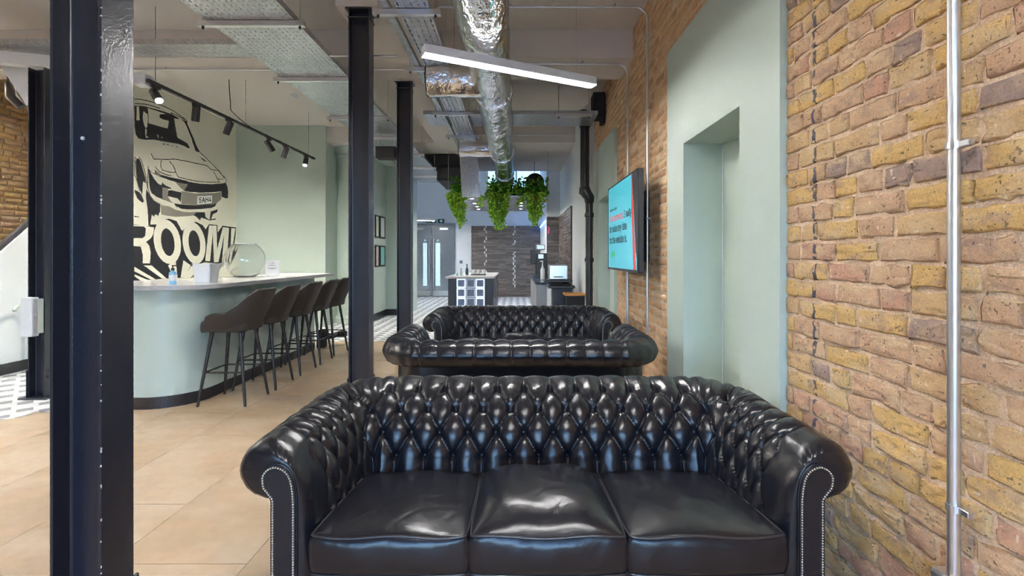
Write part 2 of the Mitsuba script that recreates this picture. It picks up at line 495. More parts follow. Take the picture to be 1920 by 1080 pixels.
# left: mural wall, mint wall with its return, pier
struct('wall_left', cat([quadbox(-5.6, -5.4, 5.95, 9.30, 0, CEIL)]), 'm_cream', label='cream wall with a black printed mural')
struct('wall_mint', cat([quadbox(-5.6, -3.68, 9.26, 9.5, 0, CEIL), quadbox(-3.90, -3.68, 9.3, 10.2, 0, CEIL)]), 'm_mint', label='mint green wall at the end of the bar')
struct('wall_pier', cat([quadbox(-5.5, -3.02, 11.06, 11.3, 0, SOFFIT), quadbox(-3.2, -2.99, 9.95, 11.1, 0, 3.42), quadbox(-3.0, -2.52, 11.03, 12.2, 0, SOFFIT), quadbox(-3.2, -2.52, 9.95, 11.03, 3.42, SOFFIT)]), 'm_mint', label='mint pier with four framed pictures')
struct('baseboard_left', cat([bev(-2.992, -2.97, 9.95, 11.03, 0, .14, .003), bev(-2.99, -2.52, 11.01, 11.03, 0, .14, .003)]), 'm_skirting', label='black skirting board along the pier')
struct('wall_stairs', basis(extrude(Polygon([(2.5, 0), (8.0, 0), (8.0, 3.8), (7.9, 3.7), (5.46, 1.39), (4.1, .15), (2.5, .15)]), .12), (0, 1, 0), (0, 0, 1), (1, 0, 0), (-5.99, 0, 0)), 'm_white', label='white wall of the staircase with a sloping top')
struct('baseboard_stairs', bev(-5.87, -5.85, 2.5, 6.4, 0, .125, .003), 'm_skirting', label='black skirting board along the staircase wall')
struct('trim_6', tube([(-5.93, 4.05, .17), (-5.93, 5.46, 1.41), (-5.93, 7.2, 3.06)], .035, 8), 'm_black_matt', label='dark capping on the sloping staircase wall')
struct('wall_left_far', quadbox(-9.2, -9.0, -3.2, YB, 0, CEIL), 'm_white', label='outer wall on the left')
# brick wall above the stairs
struct('wall_stairwell', quadbox(-6.95, -6.8, 3.5, 9.0, 0, CEIL), 'm_mortar2', label='brick wall beyond the staircase')
st = lay_bricks(3.5, 8.9, 3.85, .079, [.225, .11, .225], .012, lambda a, b, z0, z1: [(a, b, z0, z1)] if z0 > .3 + .6 * (b > 5.5) else [], 11)
st.sort(key=lambda b: abs(b[0] - 6.6))
rest, rest_uv = [], []
for k, b in enumerate(st):
    m = brick_mesh(*b, 0, .03, .006, 4, 3, float(rng.random()))
    m.vertices = m.vertices * [-1, 1, 1] + [-6.78, 0, 0]; m.faces = m.faces[:, ::-1]
    uv = np.tile(rng.random(2) * [.6, 1], (len(m.vertices), 1))
    if k < 200: part('wall_stairwell', 'brick', m, 'm_brick', smooth=True, uv=uv)
    else: rest.append(m); rest_uv.append(uv)
part('wall_stairwell', 'brickwork', cat(rest), 'm_brick', smooth=True, uv=np.vstack(rest_uv), kind='stuff', label='more bricks beyond the staircase')
# behind the camera: shop front, open to the sky
fr = sbox(-9, 0, 1.8, CEIL).difference(unary_union([sbox(-2.3, .25, -1.15, 2.6), sbox(-1.05, .25, 1.2, 2.7)]))
struct('wall_front', basis(extrude(fr, .15), (1, 0, 0), (0, 0, 1), (0, -1, 0), (0, -3.2, 0)), 'm_white', label='front wall with large windows behind the viewer')
# ------------------------------------------------------------------ chesterfield sofas
from scipy.interpolate import CubicSpline, PchipInterpolator
def sofa_meshes(a=.735, yb=.53, fine=.0065, puff=.028):
    """local frame: x across, y from the arm fronts (0) to the back, z up; returns dict of meshes"""
    rho, yf = .05, .065
    #      inner foot     cushion      row1         row2         row3         row4         crest        outer        low          under        tuck        body        foot
    arm = [(0, .10), (0, .36), (.004, .468), (.018, .565), (.052, .652), (.103, .712), (.170, .737), (.232, .708), (.264, .64), (.235, .577), (.168, .553), (.140, .567), (.140, .50), (.142, .10)]
    bak = [(0, .10), (0, .36), (.022, .468), (.052, .565), (.120, .652), (.225, .709), (.335, .734), (.405, .706), (.437, .64), (.410, .577), (.345, .553), (.318, .567), (.322, .50), (.318, .10)]
    fac = [(.050, .10), (.050, .36), (.050, .45), (.050, .55), (.058, .625), (.085, .668), (.120, .680), (.152, .666), (.168, .635), (.165, .605), (.146, .577), (.136, .560), (.136, .50), (.136, .10)]
    rows = np.array([-2.4, -.8, 1, 2, 3, 4, 4.9, 5.5, 6.1, 6.7, 7.2, 7.5, 7.9, 9])
    arm, bak, fac = map(np.array, (arm, bak, fac))
    A, B, Fc = (PchipInterpolator(rows, q) for q in (arm, bak, fac))
    v = np.concatenate([np.linspace(-2.4, 0, 8, endpoint=False), np.linspace(0, 4.9, int(.56 / fine), endpoint=False), np.linspace(4.9, 7.5, int(.34 / fine), endpoint=False), np.linspace(7.5, 9, 8)])
    # path: (x, y, nx, ny, blend arm->back, column)
    P = []
    na, nc, nb = int(.42 / fine), 34, int(1.37 / fine)
    for i in range(na):
        f = i / na
        P.append((-a, yf + f * (yb - rho - yf), -1, 0, 0, 4 * f))
    for i in range(nc):
        f = i / nc; t = f * math.pi / 2
        P.append((-a + rho - rho * math.cos(t), yb - rho + rho * math.sin(t), -math.cos(t), math.sin(t), f * f * (3 - 2 * f), 4 + 2 * f))
    for i in range(nb // 2 + 1):
        f = i / nb
        P.append((-a + rho + f * 2 * (a - rho), yb, 0, 1, 1, 6 + 11 * f))
    P += [(-x, y, -nx, ny, w, 23 - c) for x, y, nx, ny, w, c in P[::-1][1:]]
    P = np.array(P)
    ns, nv = len(P), len(v)
    qa, qb = A(v), B(v)
    w = P[:, 4][:, None, None]
    prof = qa[None] * (1 - w) + qb[None] * w                       # ns, nv, 2
    base = np.stack([P[:, 0:1] + P[:, 2:3] * prof[..., 0], P[:, 1:2] + P[:, 3:4] * prof[..., 0], prof[..., 1]], -1)
    # soften the outer corners
    c = P[:, 5][:, None] * np.ones((1, nv)); vv = v[None] * np.ones((ns, 1))
    # buttons at columns k + .5 on odd rows, k on even rows
    def tuft(c, v):
        vc = np.clip(v, 1, 4)
        al, be = (c - .5) + (vc - 1) / 2, (c - .5) - (vc - 1) / 2
        fa, fb = al - np.floor(al), be - np.floor(be)
        prod = np.sin(np.pi * fa) * np.sin(np.pi * fb)
        h = np.clip(prod, 0, 1) ** .38
        da, db = np.abs(al - np.round(al)), np.abs(be - np.round(be))
        near = np.exp(-((da ** 2 + db ** 2) / .020)) * np.where((v > .6) & (v < 4.6), 1, 0) * np.exp(-np.clip(np.abs(v - vc), 0, 9) ** 2 / .05)
        crease = np.exp(-(np.minimum(da, db) / .035) ** 2)
        return h, near, crease, np.minimum(fa, 1 - fa)
    h, near, crease, ed = tuft(c, vv)
    fade_roll = 1 - np.clip((vv - 4.15) / 1.0, 0, 1)
    fade_low = np.clip((vv + 1.6) / 1.6, 0, 1)
    fade_end = np.clip((np.minimum(c, 23 - c) - .25) / .9, 0, 1); fade_end = fade_end ** 2 * (3 - 2 * fade_end)
    seam = np.exp(-((np.abs((c - .0) - np.round(c - .0))) / .022) ** 2)
    dc = np.gradient(P[:, 5])[:, None]
    wide = np.clip(np.linalg.norm(np.gradient(base, axis=0), axis=-1) / (dc * .118), .12, 1.15)
    d = puff * wide * (h - .55) * fade_roll * fade_low * fade_end - .020 * wide * near * np.where(fade_end > .2, 1, 0) - .0035 * crease * fade_low * fade_roll * fade_end
    # roll: thin pleats and softly swollen panels between them
    roll = np.clip((vv - np.where(((c > 4) & (c < 6)) | ((c > 17) & (c < 19)), 3.2, 4.3)) / .8, 0, 1) * np.clip((7.3 - vv) / .5, 0, 1) * fade_end
    corner = ((c > 4) & (c < 6)) | ((c > 17) & (c < 19))
    cr_ = np.where(corner, c * 4, c)
    f0 = np.where(corner, np.abs(cr_ - np.round(cr_)) * .7, np.abs(c - np.round(c)))
    d += roll * ((.008 * np.abs(np.sin(np.pi * cr_)) ** .5 - .005) - (.0045 + .004 * corner) * np.exp(-(f0 / (.018 + .06 * corner)) ** 2))
    # shallow creases drawn in towards the seat and slow unevenness
    d += (meshkit.fbm(base * 9 + 3.1, 3) - .5) * .010 * np.clip((8 - vv), 0, 1)
    gs = np.gradient(base, axis=0); gv = np.gradient(base, axis=1)
    n = np.cross(gv, gs); n /= np.linalg.norm(n, axis=-1, keepdims=True) + 1e-12
    n *= -1
    ref = np.stack([-P[:, 2], -P[:, 3]], 1)
    if (n[ns // 2, nv // 3, :2] @ ref[ns // 2]) < 0: n = -n
    V = base + n * d[..., None]
    # front caps: the roll turned in to the facing panel, gathered in fine pleats
    R, nk = yf, 14
    caps = []
    Fp = Fc(v)
    for k in range(1, nk + 1):
        t = k / nk * math.pi / 2
        bl = 1 - math.cos(t)
        pq = qa * (1 - bl) + Fp * bl
        amp = .0035 * math.sin(min(1, max(0, (k / nk - .25) / .6)) * math.pi) * np.clip((v - 2.6) / 1.0, 0, 1) * np.clip((7.3 - v) / .4, 0, 1)
        cut = np.abs(np.sin(v * 9.0 + .8 * np.sin(v * 3))) ** .6 - .6
        g = np.gradient(pq, axis=0); g /= np.linalg.norm(g, axis=1, keepdims=True) + 1e-12
        nn = np.stack([g[:, 1], -g[:, 0]], 1)
        ctr = pq - nn * (amp * cut)[:, None] * -1
        caps.append(np.stack([-a - ctr[:, 0], np.full(nv, yf - R * math.sin(t)), ctr[:, 1]], 1))
    # the uneven skin at the joint runs into the cap without a step
    step = V[0] - base[0]
    capL = [q + step * (1 - (k + 1) / nk) for k, q in enumerate(caps)]
    stepR = V[-1] - base[-1]
    capR = [q * [-1, 1, 1] + stepR * (1 - (k + 1) / nk) for k, q in enumerate(caps)]
    G = np.concatenate([np.array(capL[::-1]), V, np.array(capR)], 0)
    skin = trimesh.Trimesh(G.reshape(-1, 3), grid_faces(len(G), nv), process=False)
    # outward orientation: the middle of the seat lies in front of the back's inner face
    i = (len(G) // 2) * (nv - 1) * 2 if False else None
    fn = np.cross(G[len(G) // 2 + 1, nv // 3] - G[len(G) // 2, nv // 3], G[len(G) // 2 + 1, nv // 3 + 1] - G[len(G) // 2, nv // 3])
    if fn[1] > 0: skin.faces = skin.faces[:, ::-1]
    out = {'skin': skin}
    # buttons
    bt = []
    for r in (1, 2, 3, 4):
        for k in range(0, 24):
            cc = k + (.5 if r % 2 else 0.0)
            if cc < .9 or 4.2 < cc < 5.8 or 17.2 < cc < 18.8 or cc > 22.1: continue
            i = int(np.argmin(np.abs(P[:, 5] - cc))); j = int(np.argmin(np.abs(v - r)))
            bt.append(V[i, j] + n[i, j] * .004)
    out['buttons'] = bt
    # facing panels with nail heads
    vf = np.concatenate([np.linspace(-2.4, 2.5, 16), np.linspace(2.6, 7.6, 50), np.linspace(7.8, 9, 6)])
    pts = Fc(vf)
    poly = Polygon(pts).buffer(0)
    inner = poly.buffer(-.004)
    out['facing'] = {}
    line = LineString(list(Polygon(pts).buffer(-.011).exterior.coords))
    nails = []
    for s in np.arange(0, line.length, .0082):
        q = line.interpolate(s)
        if q.y > .125: nails.append((q.x, q.y))
    for sd in (-1, 1):
        m = extrude(inner, .014)
        m = basis(m, (sd, 0, 0), (0, 0, 1), (0, -1, 0), (sd * a, .004, 0))
        cord = np.array([(sd * (a + x), -.001, z) for x, z in np.array(inner.exterior.coords)[:-1]])
        out['facing'][sd] = (m, tube(cord, .0038, 6, closed=True), [(sd * (a + x), -.011, z) for x, z in nails])
    # base
    out['rail'] = bev(-a - .10, a + .10, .045, .12, .10, .335, .02)
    deck = quadbox(-a - .12, a + .12, .06, yb + .28, .09, .30)
    out['base'] = deck
    return out

def cushion_mesh(wx, wy, th, crown, seed, n=44, back_drop=.068):
    """boxed seat cushion: puffed top, welted edges; local x,y centred, z from 0"""
    m = trimesh.creation.box((2, 2, 2))
    a = np.linspace(-1, 1, n)
    nz = 9
    zz = np.linspace(-1, 1, nz)
    def shape(X, Y, Z):
        q = np.stack([X, Y, Z], -1)
        r = np.clip(1 - np.abs(X) ** 3.2, 0, 1) ** .75 * np.clip(1 - np.abs(Y) ** 3.2, 0, 1) ** .75
        px, py = X * wx / 2, Y * wy / 2
        corner = (np.abs(X) ** 6) * (np.abs(Y) ** 6)
        px = px * (1 - .02 * corner); py = py * (1 - .03 * corner)
        side = np.sqrt(np.clip(1 - Z ** 2, 0, 1))
        px = px + np.sign(X) * .010 * side * (np.abs(X) > .999)
        py = py + np.sign(Y) * .014 * side * (np.abs(Y) > .999) * (.4 + .6 * (1 - X ** 2))
        z = th * (Z + 1) / 2
        top = np.clip(Z, 0, 1) ** 2
        e = np.stack([px * 5 + seed, py * 5, z * 2], -1)
        wr = (meshkit.fbm(np.stack([px * 9 + py * 5 + seed * 3, py * 3 - px * 2, z * 0 + seed], -1), 3) - .5) * .016
        fold = -np.abs(meshkit.noise(np.stack([px * 8 - py * 6 + seed * 7, py * 5, z * 0], -1)) - .5)
        wr2 = np.where(fold > -.06, (fold + .06) * -.055, 0) * .6
        z = z + top * (crown * r + (wr + wr2) * r ** .5 + .004 * np.sin(X * 5 + seed)) - back_drop * np.clip(Y * .5 + .5, 0, 1) * (Z + 1) / 2 
        z = z + .006 * np.cos(X * math.pi) * (Y < -.99) * 0
        fr = (meshkit.fbm(np.stack([px * 14 + seed, z * 9, py * 0 + seed], -1), 3) - .5) * .012 * side * (np.abs(Y) > .999)
        py = py + fr
        return np.stack([px, py, z], -1)
    V, Fs, off = [], [], 0
    A, B = np.meshgrid(a, a, indexing='ij')
    for s in (1, -1):
        V.append(shape(A, B, np.full_like(A, s)).reshape(-1, 3)); Fs.append(grid_faces(n, n, flip=s < 0) + off); off += n * n
    A, Zg = np.meshgrid(a, zz, indexing='ij')
    for s in (1, -1):
        V.append(shape(A, np.full_like(A, s), Zg).reshape(-1, 3)); Fs.append(grid_faces(n, nz, flip=s > 0) + off); off += n * nz
        V.append(shape(np.full_like(A, s), A, Zg).reshape(-1, 3)); Fs.append(grid_faces(n, nz, flip=s < 0) + off); off += n * nz
    body = trimesh.Trimesh(np.vstack(V), np.vstack(Fs), process=False)
    body.merge_vertices(digits_vertex=5)
    loop = np.concatenate([np.stack([a, -np.ones(n)], 1), np.stack([np.ones(n), a], 1)[1:], np.stack([a[::-1], np.ones(n)], 1)[1:], np.stack([-np.ones(n), a[::-1]], 1)[1:-1]])
    cords = []
    for s in (1, -1):
        q = shape(loop[:, 0], loop[:, 1], np.full(len(loop), s * 1.0))
        cords.append(tube(q, .0042, 6, closed=True))
    return body, cords

def build_sofa(label, x, y, rz=0.0, s=1.0, fine=.0065, group='black leather chesterfield sofas', nails=True, crowns=(.034, .085, .036)):
    t = thing('chesterfield_sofa', label, 'sofa', group)
    M = sofa_meshes(fine=fine)
    go = lambda m: moved(m, x, y, 0, rz, s)
    part(t, 'tufted_upholstery', go(M['skin']), 'm_leather', smooth=True, label='deep-buttoned black leather back and rolled arms')
    part(t, 'seat_base', go(M['base']), 'm_leather_flat')
    part(t, 'front_rail', go(M['rail']), 'm_leather_flat', smooth=40)
    b = sphere((0, 0, 0), .0085, 1)
    for q in M['buttons']:
        mb = b.copy(); mb.apply_translation(q)
        part(t, 'button', go(mb), 'm_leather_flat', smooth=True)
    for sd in (-1, 1):
        m, cord, pts = M['facing'][sd]
        k = part(t, 'arm_facing', go(m), 'm_leather_flat', smooth=30, label='flat facing panel on the arm front edged with nail heads')
        part(k, 'welt', go(cord), 'm_leather_flat', smooth=True)
        if nails:
            nb = trimesh.creation.icosphere(1, .0037)
            part(k, 'nailhead_trim', go(cat([moved(nb, *p) for p in pts])), 'm_nail', smooth=True, kind='stuff', label='close row of silver nail heads')
    W = 2 * .735 / 3
    for i, cr in enumerate(crowns):
        body, cords = cushion_mesh(W - .006, .60, .118, cr, 3.7 * i + 1.3)
        cx = (i - 1) * W
        k = part(t, 'seat_cushion', go(moved(body, cx, .255, .352)), 'm_leather', smooth=50)
        for c in cords:
            part(k, 'piping', go(moved(c, cx, .255, .352)), 'm_piping', smooth=True)
    for fx in (-.8, .8):
        for fy in (.12, .72):
            part(t, 'foot', go(lathe([(0, 0), (.022, 0), (.034, .03), (.036, .06), (.028, .095), (0, .095)], 14, (fx, fy, 0))), 'm_black', smooth=40)
    return t

build_sofa('large black buttoned leather sofa nearest the viewer, seats facing forward', .1, 1.545, 0, 1.022)
build_sofa('black leather sofa seen from behind, its smooth rolled back towards the near sofa', .03, 4.30, math.pi, 1.035, fine=.0085)
build_sofa('black buttoned leather sofa furthest back, facing the sofa turned away', .06, 4.92, 0, 1.035, fine=.0085)
# ------------------------------------------------------------------ linear lamps
def linear_lamp(ax, ay, bx, by, z, label, group, wires=True, power=1.0, top=None, w=.085, h=.07, L=None):
    k = thing('linear_pendant_light', label, 'light', group)
    ln = math.hypot(bx - ax, by - ay)
    ux, uy = (bx - ax) / ln, (by - ay) / ln
    e1, e2 = (ux, uy, 0), (-uy, ux, 0)
    o = (ax, ay, z)
    B = lambda m: basis(m, e1, e2, (0, 0, 1), o)
    part(k, 'housing', B(cat([bev(0, ln, -w / 2, w / 2, .004, h, .003)])), 'm_lamp_body')
    e_, y_, s_ = .003, w / 2 + .0015, .005
    v = np.array([[e_, -y_, s_], [e_, -y_, -.001], [e_, y_, -.001], [e_, y_, s_], [ln - e_, -y_, s_], [ln - e_, -y_, -.001], [ln - e_, y_, -.001], [ln - e_, y_, s_]])
    d = trimesh.Trimesh(v, [[0, 1, 5], [0, 5, 4], [1, 2, 6], [1, 6, 5], [2, 3, 7], [2, 7, 6]], process=False)
    if d.face_normals[2][2] > 0: d.faces = d.faces[:, ::-1]
    part(k, 'diffuser', B(d), lamp_bsdf(), emitter=area(LEDC, LED * power))
    if wires:
        for f in (.12, .88):
            part(k, 'suspension_wire', B(tube([(f * ln, 0, h), (f * ln, 0, (top or CEIL) - z)], .0012, 5)), 'm_galv')
    return k
pr('m_lamp_body', (.86, .86, .86), .4, .4)
linear_lamp(-.656, 3.37, .646, 4.0, 2.77, 'white linear pendant light glowing under the foil duct', 'linear pendant lights')
linear_lamp(-.5, .2, .8, .8, 2.76, 'white linear pendant light above the near sofa, outside the view', 'linear pendant lights', power=.7)
linear_lamp(-3.6, .6, -2.3, 1.3, 2.85, 'white linear pendant light over the open floor, outside the view', 'linear pendant lights', power=.08)
linear_lamp(-5.2, 3.0, -4.7, 1.6, 2.85, 'white linear pendant light by the stairs, outside the view', 'linear pendant lights', power=.7)
linear_lamp(-6.45, 3.8, -6.45, 5.3, 3.2, 'white linear light in the stairwell, outside the view', 'linear pendant lights', power=4.5)
linear_lamp(-3.0, 14.6, -2.52, 14.85, 2.44, 'small white linear pendant light before the grey doors', 'linear pendant lights', power=3.0, top=4.45)
MURAL = dict(
 black=[[(6.785,3.483),(6.843,3.506),(6.952,3.531),(7.133,3.553),(7.349,3.574),(7.539,3.584),(7.684,3.566),(7.671,3.548),(7.571,3.533),(7.604,3.407),(7.644,3.247),(7.739,3.233),(7.878,3.208),(7.943,3.145),(7.907,3.132),(7.794,3.15),(7.658,3.151),(7.474,3.127),(7.3,3.108),(7.145,3.093),(6.996,3.053),(6.864,3.038),(6.811,3.084),(6.79,3.187)],[(7.739,3.567),(7.853,3.559),(7.939,3.448),(8.026,3.337),(8.116,3.209),(8.2,3.126),(8.082,3.126),(8.042,3.192),(7.982,3.311),(7.896,3.436),(7.818,3.532)],[(7.047,2.639),(7.18,2.645),(7.3,2.595),(7.474,2.587),(7.684,2.593),(7.864,2.593),(7.892,2.583),(8.188,2.593),(8.506,2.631),(8.815,2.693),(8.914,2.725),(8.969,2.655),(8.996,2.56),(8.987,2.447),(8.941,2.431),(8.797,2.446),(8.788,2.543),(8.506,2.489),(8.188,2.442),(7.892,2.417),(7.794,2.418),(7.871,2.507),(7.878,2.537),(7.739,2.53),(7.618,2.526),(7.604,2.534),(7.474,2.541),(7.3,2.559),(7.192,2.576),(7.053,2.605)],[(7.047,2.613),(7.11,2.571),(7.204,2.481),(7.3,2.432),(7.324,2.481),(7.374,2.452),(7.5,2.425),(7.513,2.406),(7.324,2.409),(7.324,2.228),(7.204,2.249),(7.11,2.29),(7.075,2.356),(7.058,2.441)],[(7.449,2.381),(7.526,2.391),(7.739,2.382),(7.725,2.228),(7.658,2.277),(7.5,2.286),(7.436,2.287)],[(7.565,2.191),(7.739,2.191),(7.739,2.191),(8.112,2.216),(8.344,2.251),(8.573,2.286),(8.658,2.322),(8.607,2.253),(8.506,2.211),(8.188,2.159),(7.892,2.125),(7.725,2.123),(7.631,2.151),(7.644,2.124)],[(6.822,2.75),(6.875,2.752),(6.908,2.699),(6.952,2.587),(6.985,2.498),(6.996,2.422),(6.941,2.44),(6.93,2.25),(6.908,2.281),(6.843,2.408),(6.822,2.505),(6.811,2.663)],[(6.795,2.3),(6.886,2.27),(6.919,2.231),(6.963,2.151),(6.93,2.13),(6.843,2.179),(6.79,2.265)],[(7.007,2.338),(7.053,2.283),(7.145,2.189),(7.282,2.147),(7.275,2.016),(7.257,2.023),(7.243,1.959),(7.188,1.991),(7.147,1.946),(7.113,1.979),(7.073,1.807),(7.047,1.811),(7.033,2.043),(6.996,2.224)],[(8.018,2.046),(8.122,2.102),(8.32,2.118),(8.339,2.038),(8.471,1.981),(8.358,1.997),(8.229,2.023),(8.193,1.967),(8.105,2.019)],[(8.48,2.147),(8.687,2.204),(8.667,2.152),(8.548,2.104),(8.49,2.013),(8.627,2.036),(8.617,2.011),(8.452,1.986)],[(6.785,1.929),(6.872,1.923),(6.859,1.912),(6.785,1.913)],[(7.079,1.823),(7.286,1.842),(7.188,1.799),(7.053,1.786)],[(6.603,1.813),(6.785,1.81),(6.961,1.793),(7.039,1.798),(7.167,1.806),(7.286,1.894),(7.46,1.942),(7.626,1.916),(7.737,1.779),(7.769,1.768),(7.866,1.866),(8.087,1.938),(8.265,1.891),(8.343,1.822),(8.436,1.921),(8.671,1.919),(8.677,1.784),(8.826,1.917),(9.047,1.913),(9.271,1.911),(9.176,1.537),(9.109,1.352),(8.935,1.234),(8.667,1.224),(8.32,1.251),(8.14,1.218),(8.052,1.223),(7.958,1.181),(7.883,1.104),(7.785,1.004),(7.626,1.011),(7.415,1.012),(6.785,1.003),(6.571,1.004)],[(8.122,1.09),(8.122,1.014),(7.95,0.998)],[(8.617,1.167),(8.851,1.225),(8.946,1.224),(8.617,1.086)],[(7.324,3.073),(7.361,3.082),(7.374,3.071),(7.343,3.064)],[(7.411,3.085),(7.449,3.089),(7.468,3.079),(7.424,3.074)],[(7.513,3.09),(7.545,3.094),(7.558,3.084),(7.526,3.079)],[(7.618,3.1),(7.644,3.101),(7.658,3.09),(7.624,3.087)],[(8.188,3.043),(8.25,3.04),(8.344,3.019),(8.368,3.008),(8.312,3.002),(8.25,3.02)]],
 cream=[[(7.03,3.53),(7.133,3.535),(7.275,3.543),(7.399,3.55),(7.269,3.505),(7.263,3.458),(7.336,3.448),(7.462,3.46),(7.436,3.334),(7.251,3.321),(7.047,3.309),(7.047,3.431)],[(6.827,3.491),(6.87,3.502),(6.881,3.305),(6.822,3.289)],[(6.954,3.463),(6.996,3.442),(7.028,3.442),(7.039,3.376),(7.032,3.305),(7.021,3.239),(6.985,3.227),(6.954,3.283),(6.935,3.363)],[(6.985,3.214),(7.016,3.214),(7.007,3.116),(7.053,3.101),(6.996,3.079),(6.983,3.153)],[(7.215,3.195),(7.251,3.177),(7.239,3.147),(7.263,3.135),(7.227,3.145)],[(7.3,3.171),(7.324,3.168),(7.306,3.141)],[(7.098,2.578),(7.18,2.574),(7.288,2.539),(7.324,2.481),(7.3,2.437),(7.239,2.45),(7.156,2.509)],[(7.3,2.541),(7.462,2.53),(7.591,2.522),(7.759,2.423),(7.671,2.419),(7.5,2.425),(7.374,2.461)],[(7.462,2.267),(7.644,2.266),(7.712,2.226),(7.684,2.209),(7.5,2.212)],[(7.053,2.679),(7.174,2.635),(7.168,2.59),(7.11,2.598),(7.053,2.64)],[(6.979,2.42),(7.002,2.415),(6.996,2.137),(6.968,2.16)],[(6.611,1.807),(6.785,1.804),(7.053,1.793),(7.155,1.789),(7.144,1.694),(7.093,1.62),(7.0,1.566),(7.059,1.517),(7.093,1.415),(7.077,1.252),(6.935,1.254),(6.94,1.374),(6.903,1.493),(6.785,1.501),(6.706,1.501),(6.7,1.258),(6.594,1.26)],[(8.436,1.9),(8.647,1.905),(8.667,1.493),(8.834,1.893),(9.025,1.889),(8.952,1.239),(8.803,1.236),(8.868,1.736),(8.703,1.245),(8.573,1.247),(8.538,1.746),(8.465,1.27),(8.33,1.272)],[(9.091,1.887),(9.234,1.892),(9.131,1.513),(9.069,1.52)],[(7.437,1.215),(7.534,1.245),(7.611,1.293),(7.654,1.01),(7.577,1.01)],[(7.785,1.292),(7.967,1.204),(7.801,1.007),(7.718,1.009)],[(6.954,1.224),(7.106,1.221),(7.415,1.012),(7.321,1.014)],[(6.785,1.208),(7.188,1.01),(7.093,1.012),(6.785,1.144)],[(6.785,1.1),(7.039,1.009),(6.897,1.007),(6.785,1.076)],[(8.122,1.067),(8.122,1.04),(7.992,1.006)],[(8.617,1.144),(8.84,1.21),(8.893,1.209),(8.617,1.117)],[(7.727,1.59),(7.732,1.51),(7.722,1.434),(7.695,1.366),(7.656,1.31),(7.605,1.268),(7.547,1.243),(7.482,1.235),(7.415,1.245),(7.351,1.271),(7.293,1.312),(7.241,1.365),(7.197,1.429),(7.167,1.499),(7.149,1.572),(7.145,1.646),(7.154,1.717),(7.177,1.781),(7.211,1.836),(7.257,1.879),(7.311,1.908),(7.373,1.921),(7.439,1.917),(7.504,1.896),(7.566,1.859),(7.623,1.807),(7.672,1.743),(7.706,1.669)],[(8.339,1.584),(8.344,1.503),(8.333,1.426),(8.308,1.357),(8.269,1.3),(8.218,1.257),(8.159,1.232),(8.096,1.224),(8.032,1.234),(7.968,1.26),(7.91,1.302),(7.858,1.357),(7.816,1.422),(7.786,1.494),(7.769,1.568),(7.764,1.643),(7.774,1.715),(7.796,1.781),(7.83,1.837),(7.876,1.881),(7.931,1.91),(7.992,1.923),(8.056,1.918),(8.12,1.897),(8.182,1.859),(8.238,1.805),(8.285,1.739),(8.319,1.663)]],
 hole=[[(6.709,1.782),(6.785,1.78),(6.961,1.788),(6.995,1.757),(6.984,1.656),(6.939,1.619),(6.785,1.613),(6.708,1.612)],[(7.58,1.578),(7.585,1.529),(7.582,1.483),(7.571,1.441),(7.553,1.407),(7.53,1.381),(7.503,1.365),(7.471,1.359),(7.439,1.365),(7.408,1.381),(7.377,1.406),(7.35,1.439),(7.327,1.478),(7.31,1.522),(7.3,1.57),(7.295,1.617),(7.298,1.661),(7.308,1.701),(7.325,1.735),(7.347,1.761),(7.373,1.779),(7.404,1.786),(7.436,1.782),(7.467,1.768),(7.498,1.744),(7.527,1.712),(7.551,1.671),(7.569,1.626)],[(8.197,1.578),(8.2,1.528),(8.197,1.481),(8.186,1.439),(8.168,1.404),(8.145,1.378),(8.117,1.361),(8.085,1.356),(8.052,1.361),(8.02,1.378),(7.991,1.403),(7.963,1.437),(7.94,1.477),(7.923,1.522),(7.913,1.57),(7.91,1.618),(7.913,1.663),(7.923,1.704),(7.94,1.739),(7.962,1.765),(7.989,1.783),(8.02,1.79),(8.052,1.786),(8.085,1.771),(8.115,1.747),(8.143,1.713),(8.168,1.673),(8.186,1.627)]],
 grey=[[(7.324,2.409),(7.474,2.41),(7.436,2.379),(7.436,2.278),(7.462,2.254),(7.552,2.19),(7.324,2.224)],[(7.746,2.407),(7.892,2.41),(8.082,2.413),(8.573,2.484),(8.776,2.528),(8.788,2.402),(8.675,2.324),(8.573,2.283),(8.112,2.219),(7.739,2.199)],[(7.288,2.134),(7.474,2.131),(7.604,2.092),(7.794,2.077),(7.866,2.079),(8.122,2.104),(8.001,2.031),(7.626,1.982),(7.415,1.982),(7.3,1.995)],[(7.618,2.524),(7.739,2.528),(7.875,2.535),(7.864,2.496),(7.794,2.423),(7.684,2.479)],[(7.18,2.636),(7.3,2.595),(7.275,2.564),(7.186,2.584)]],
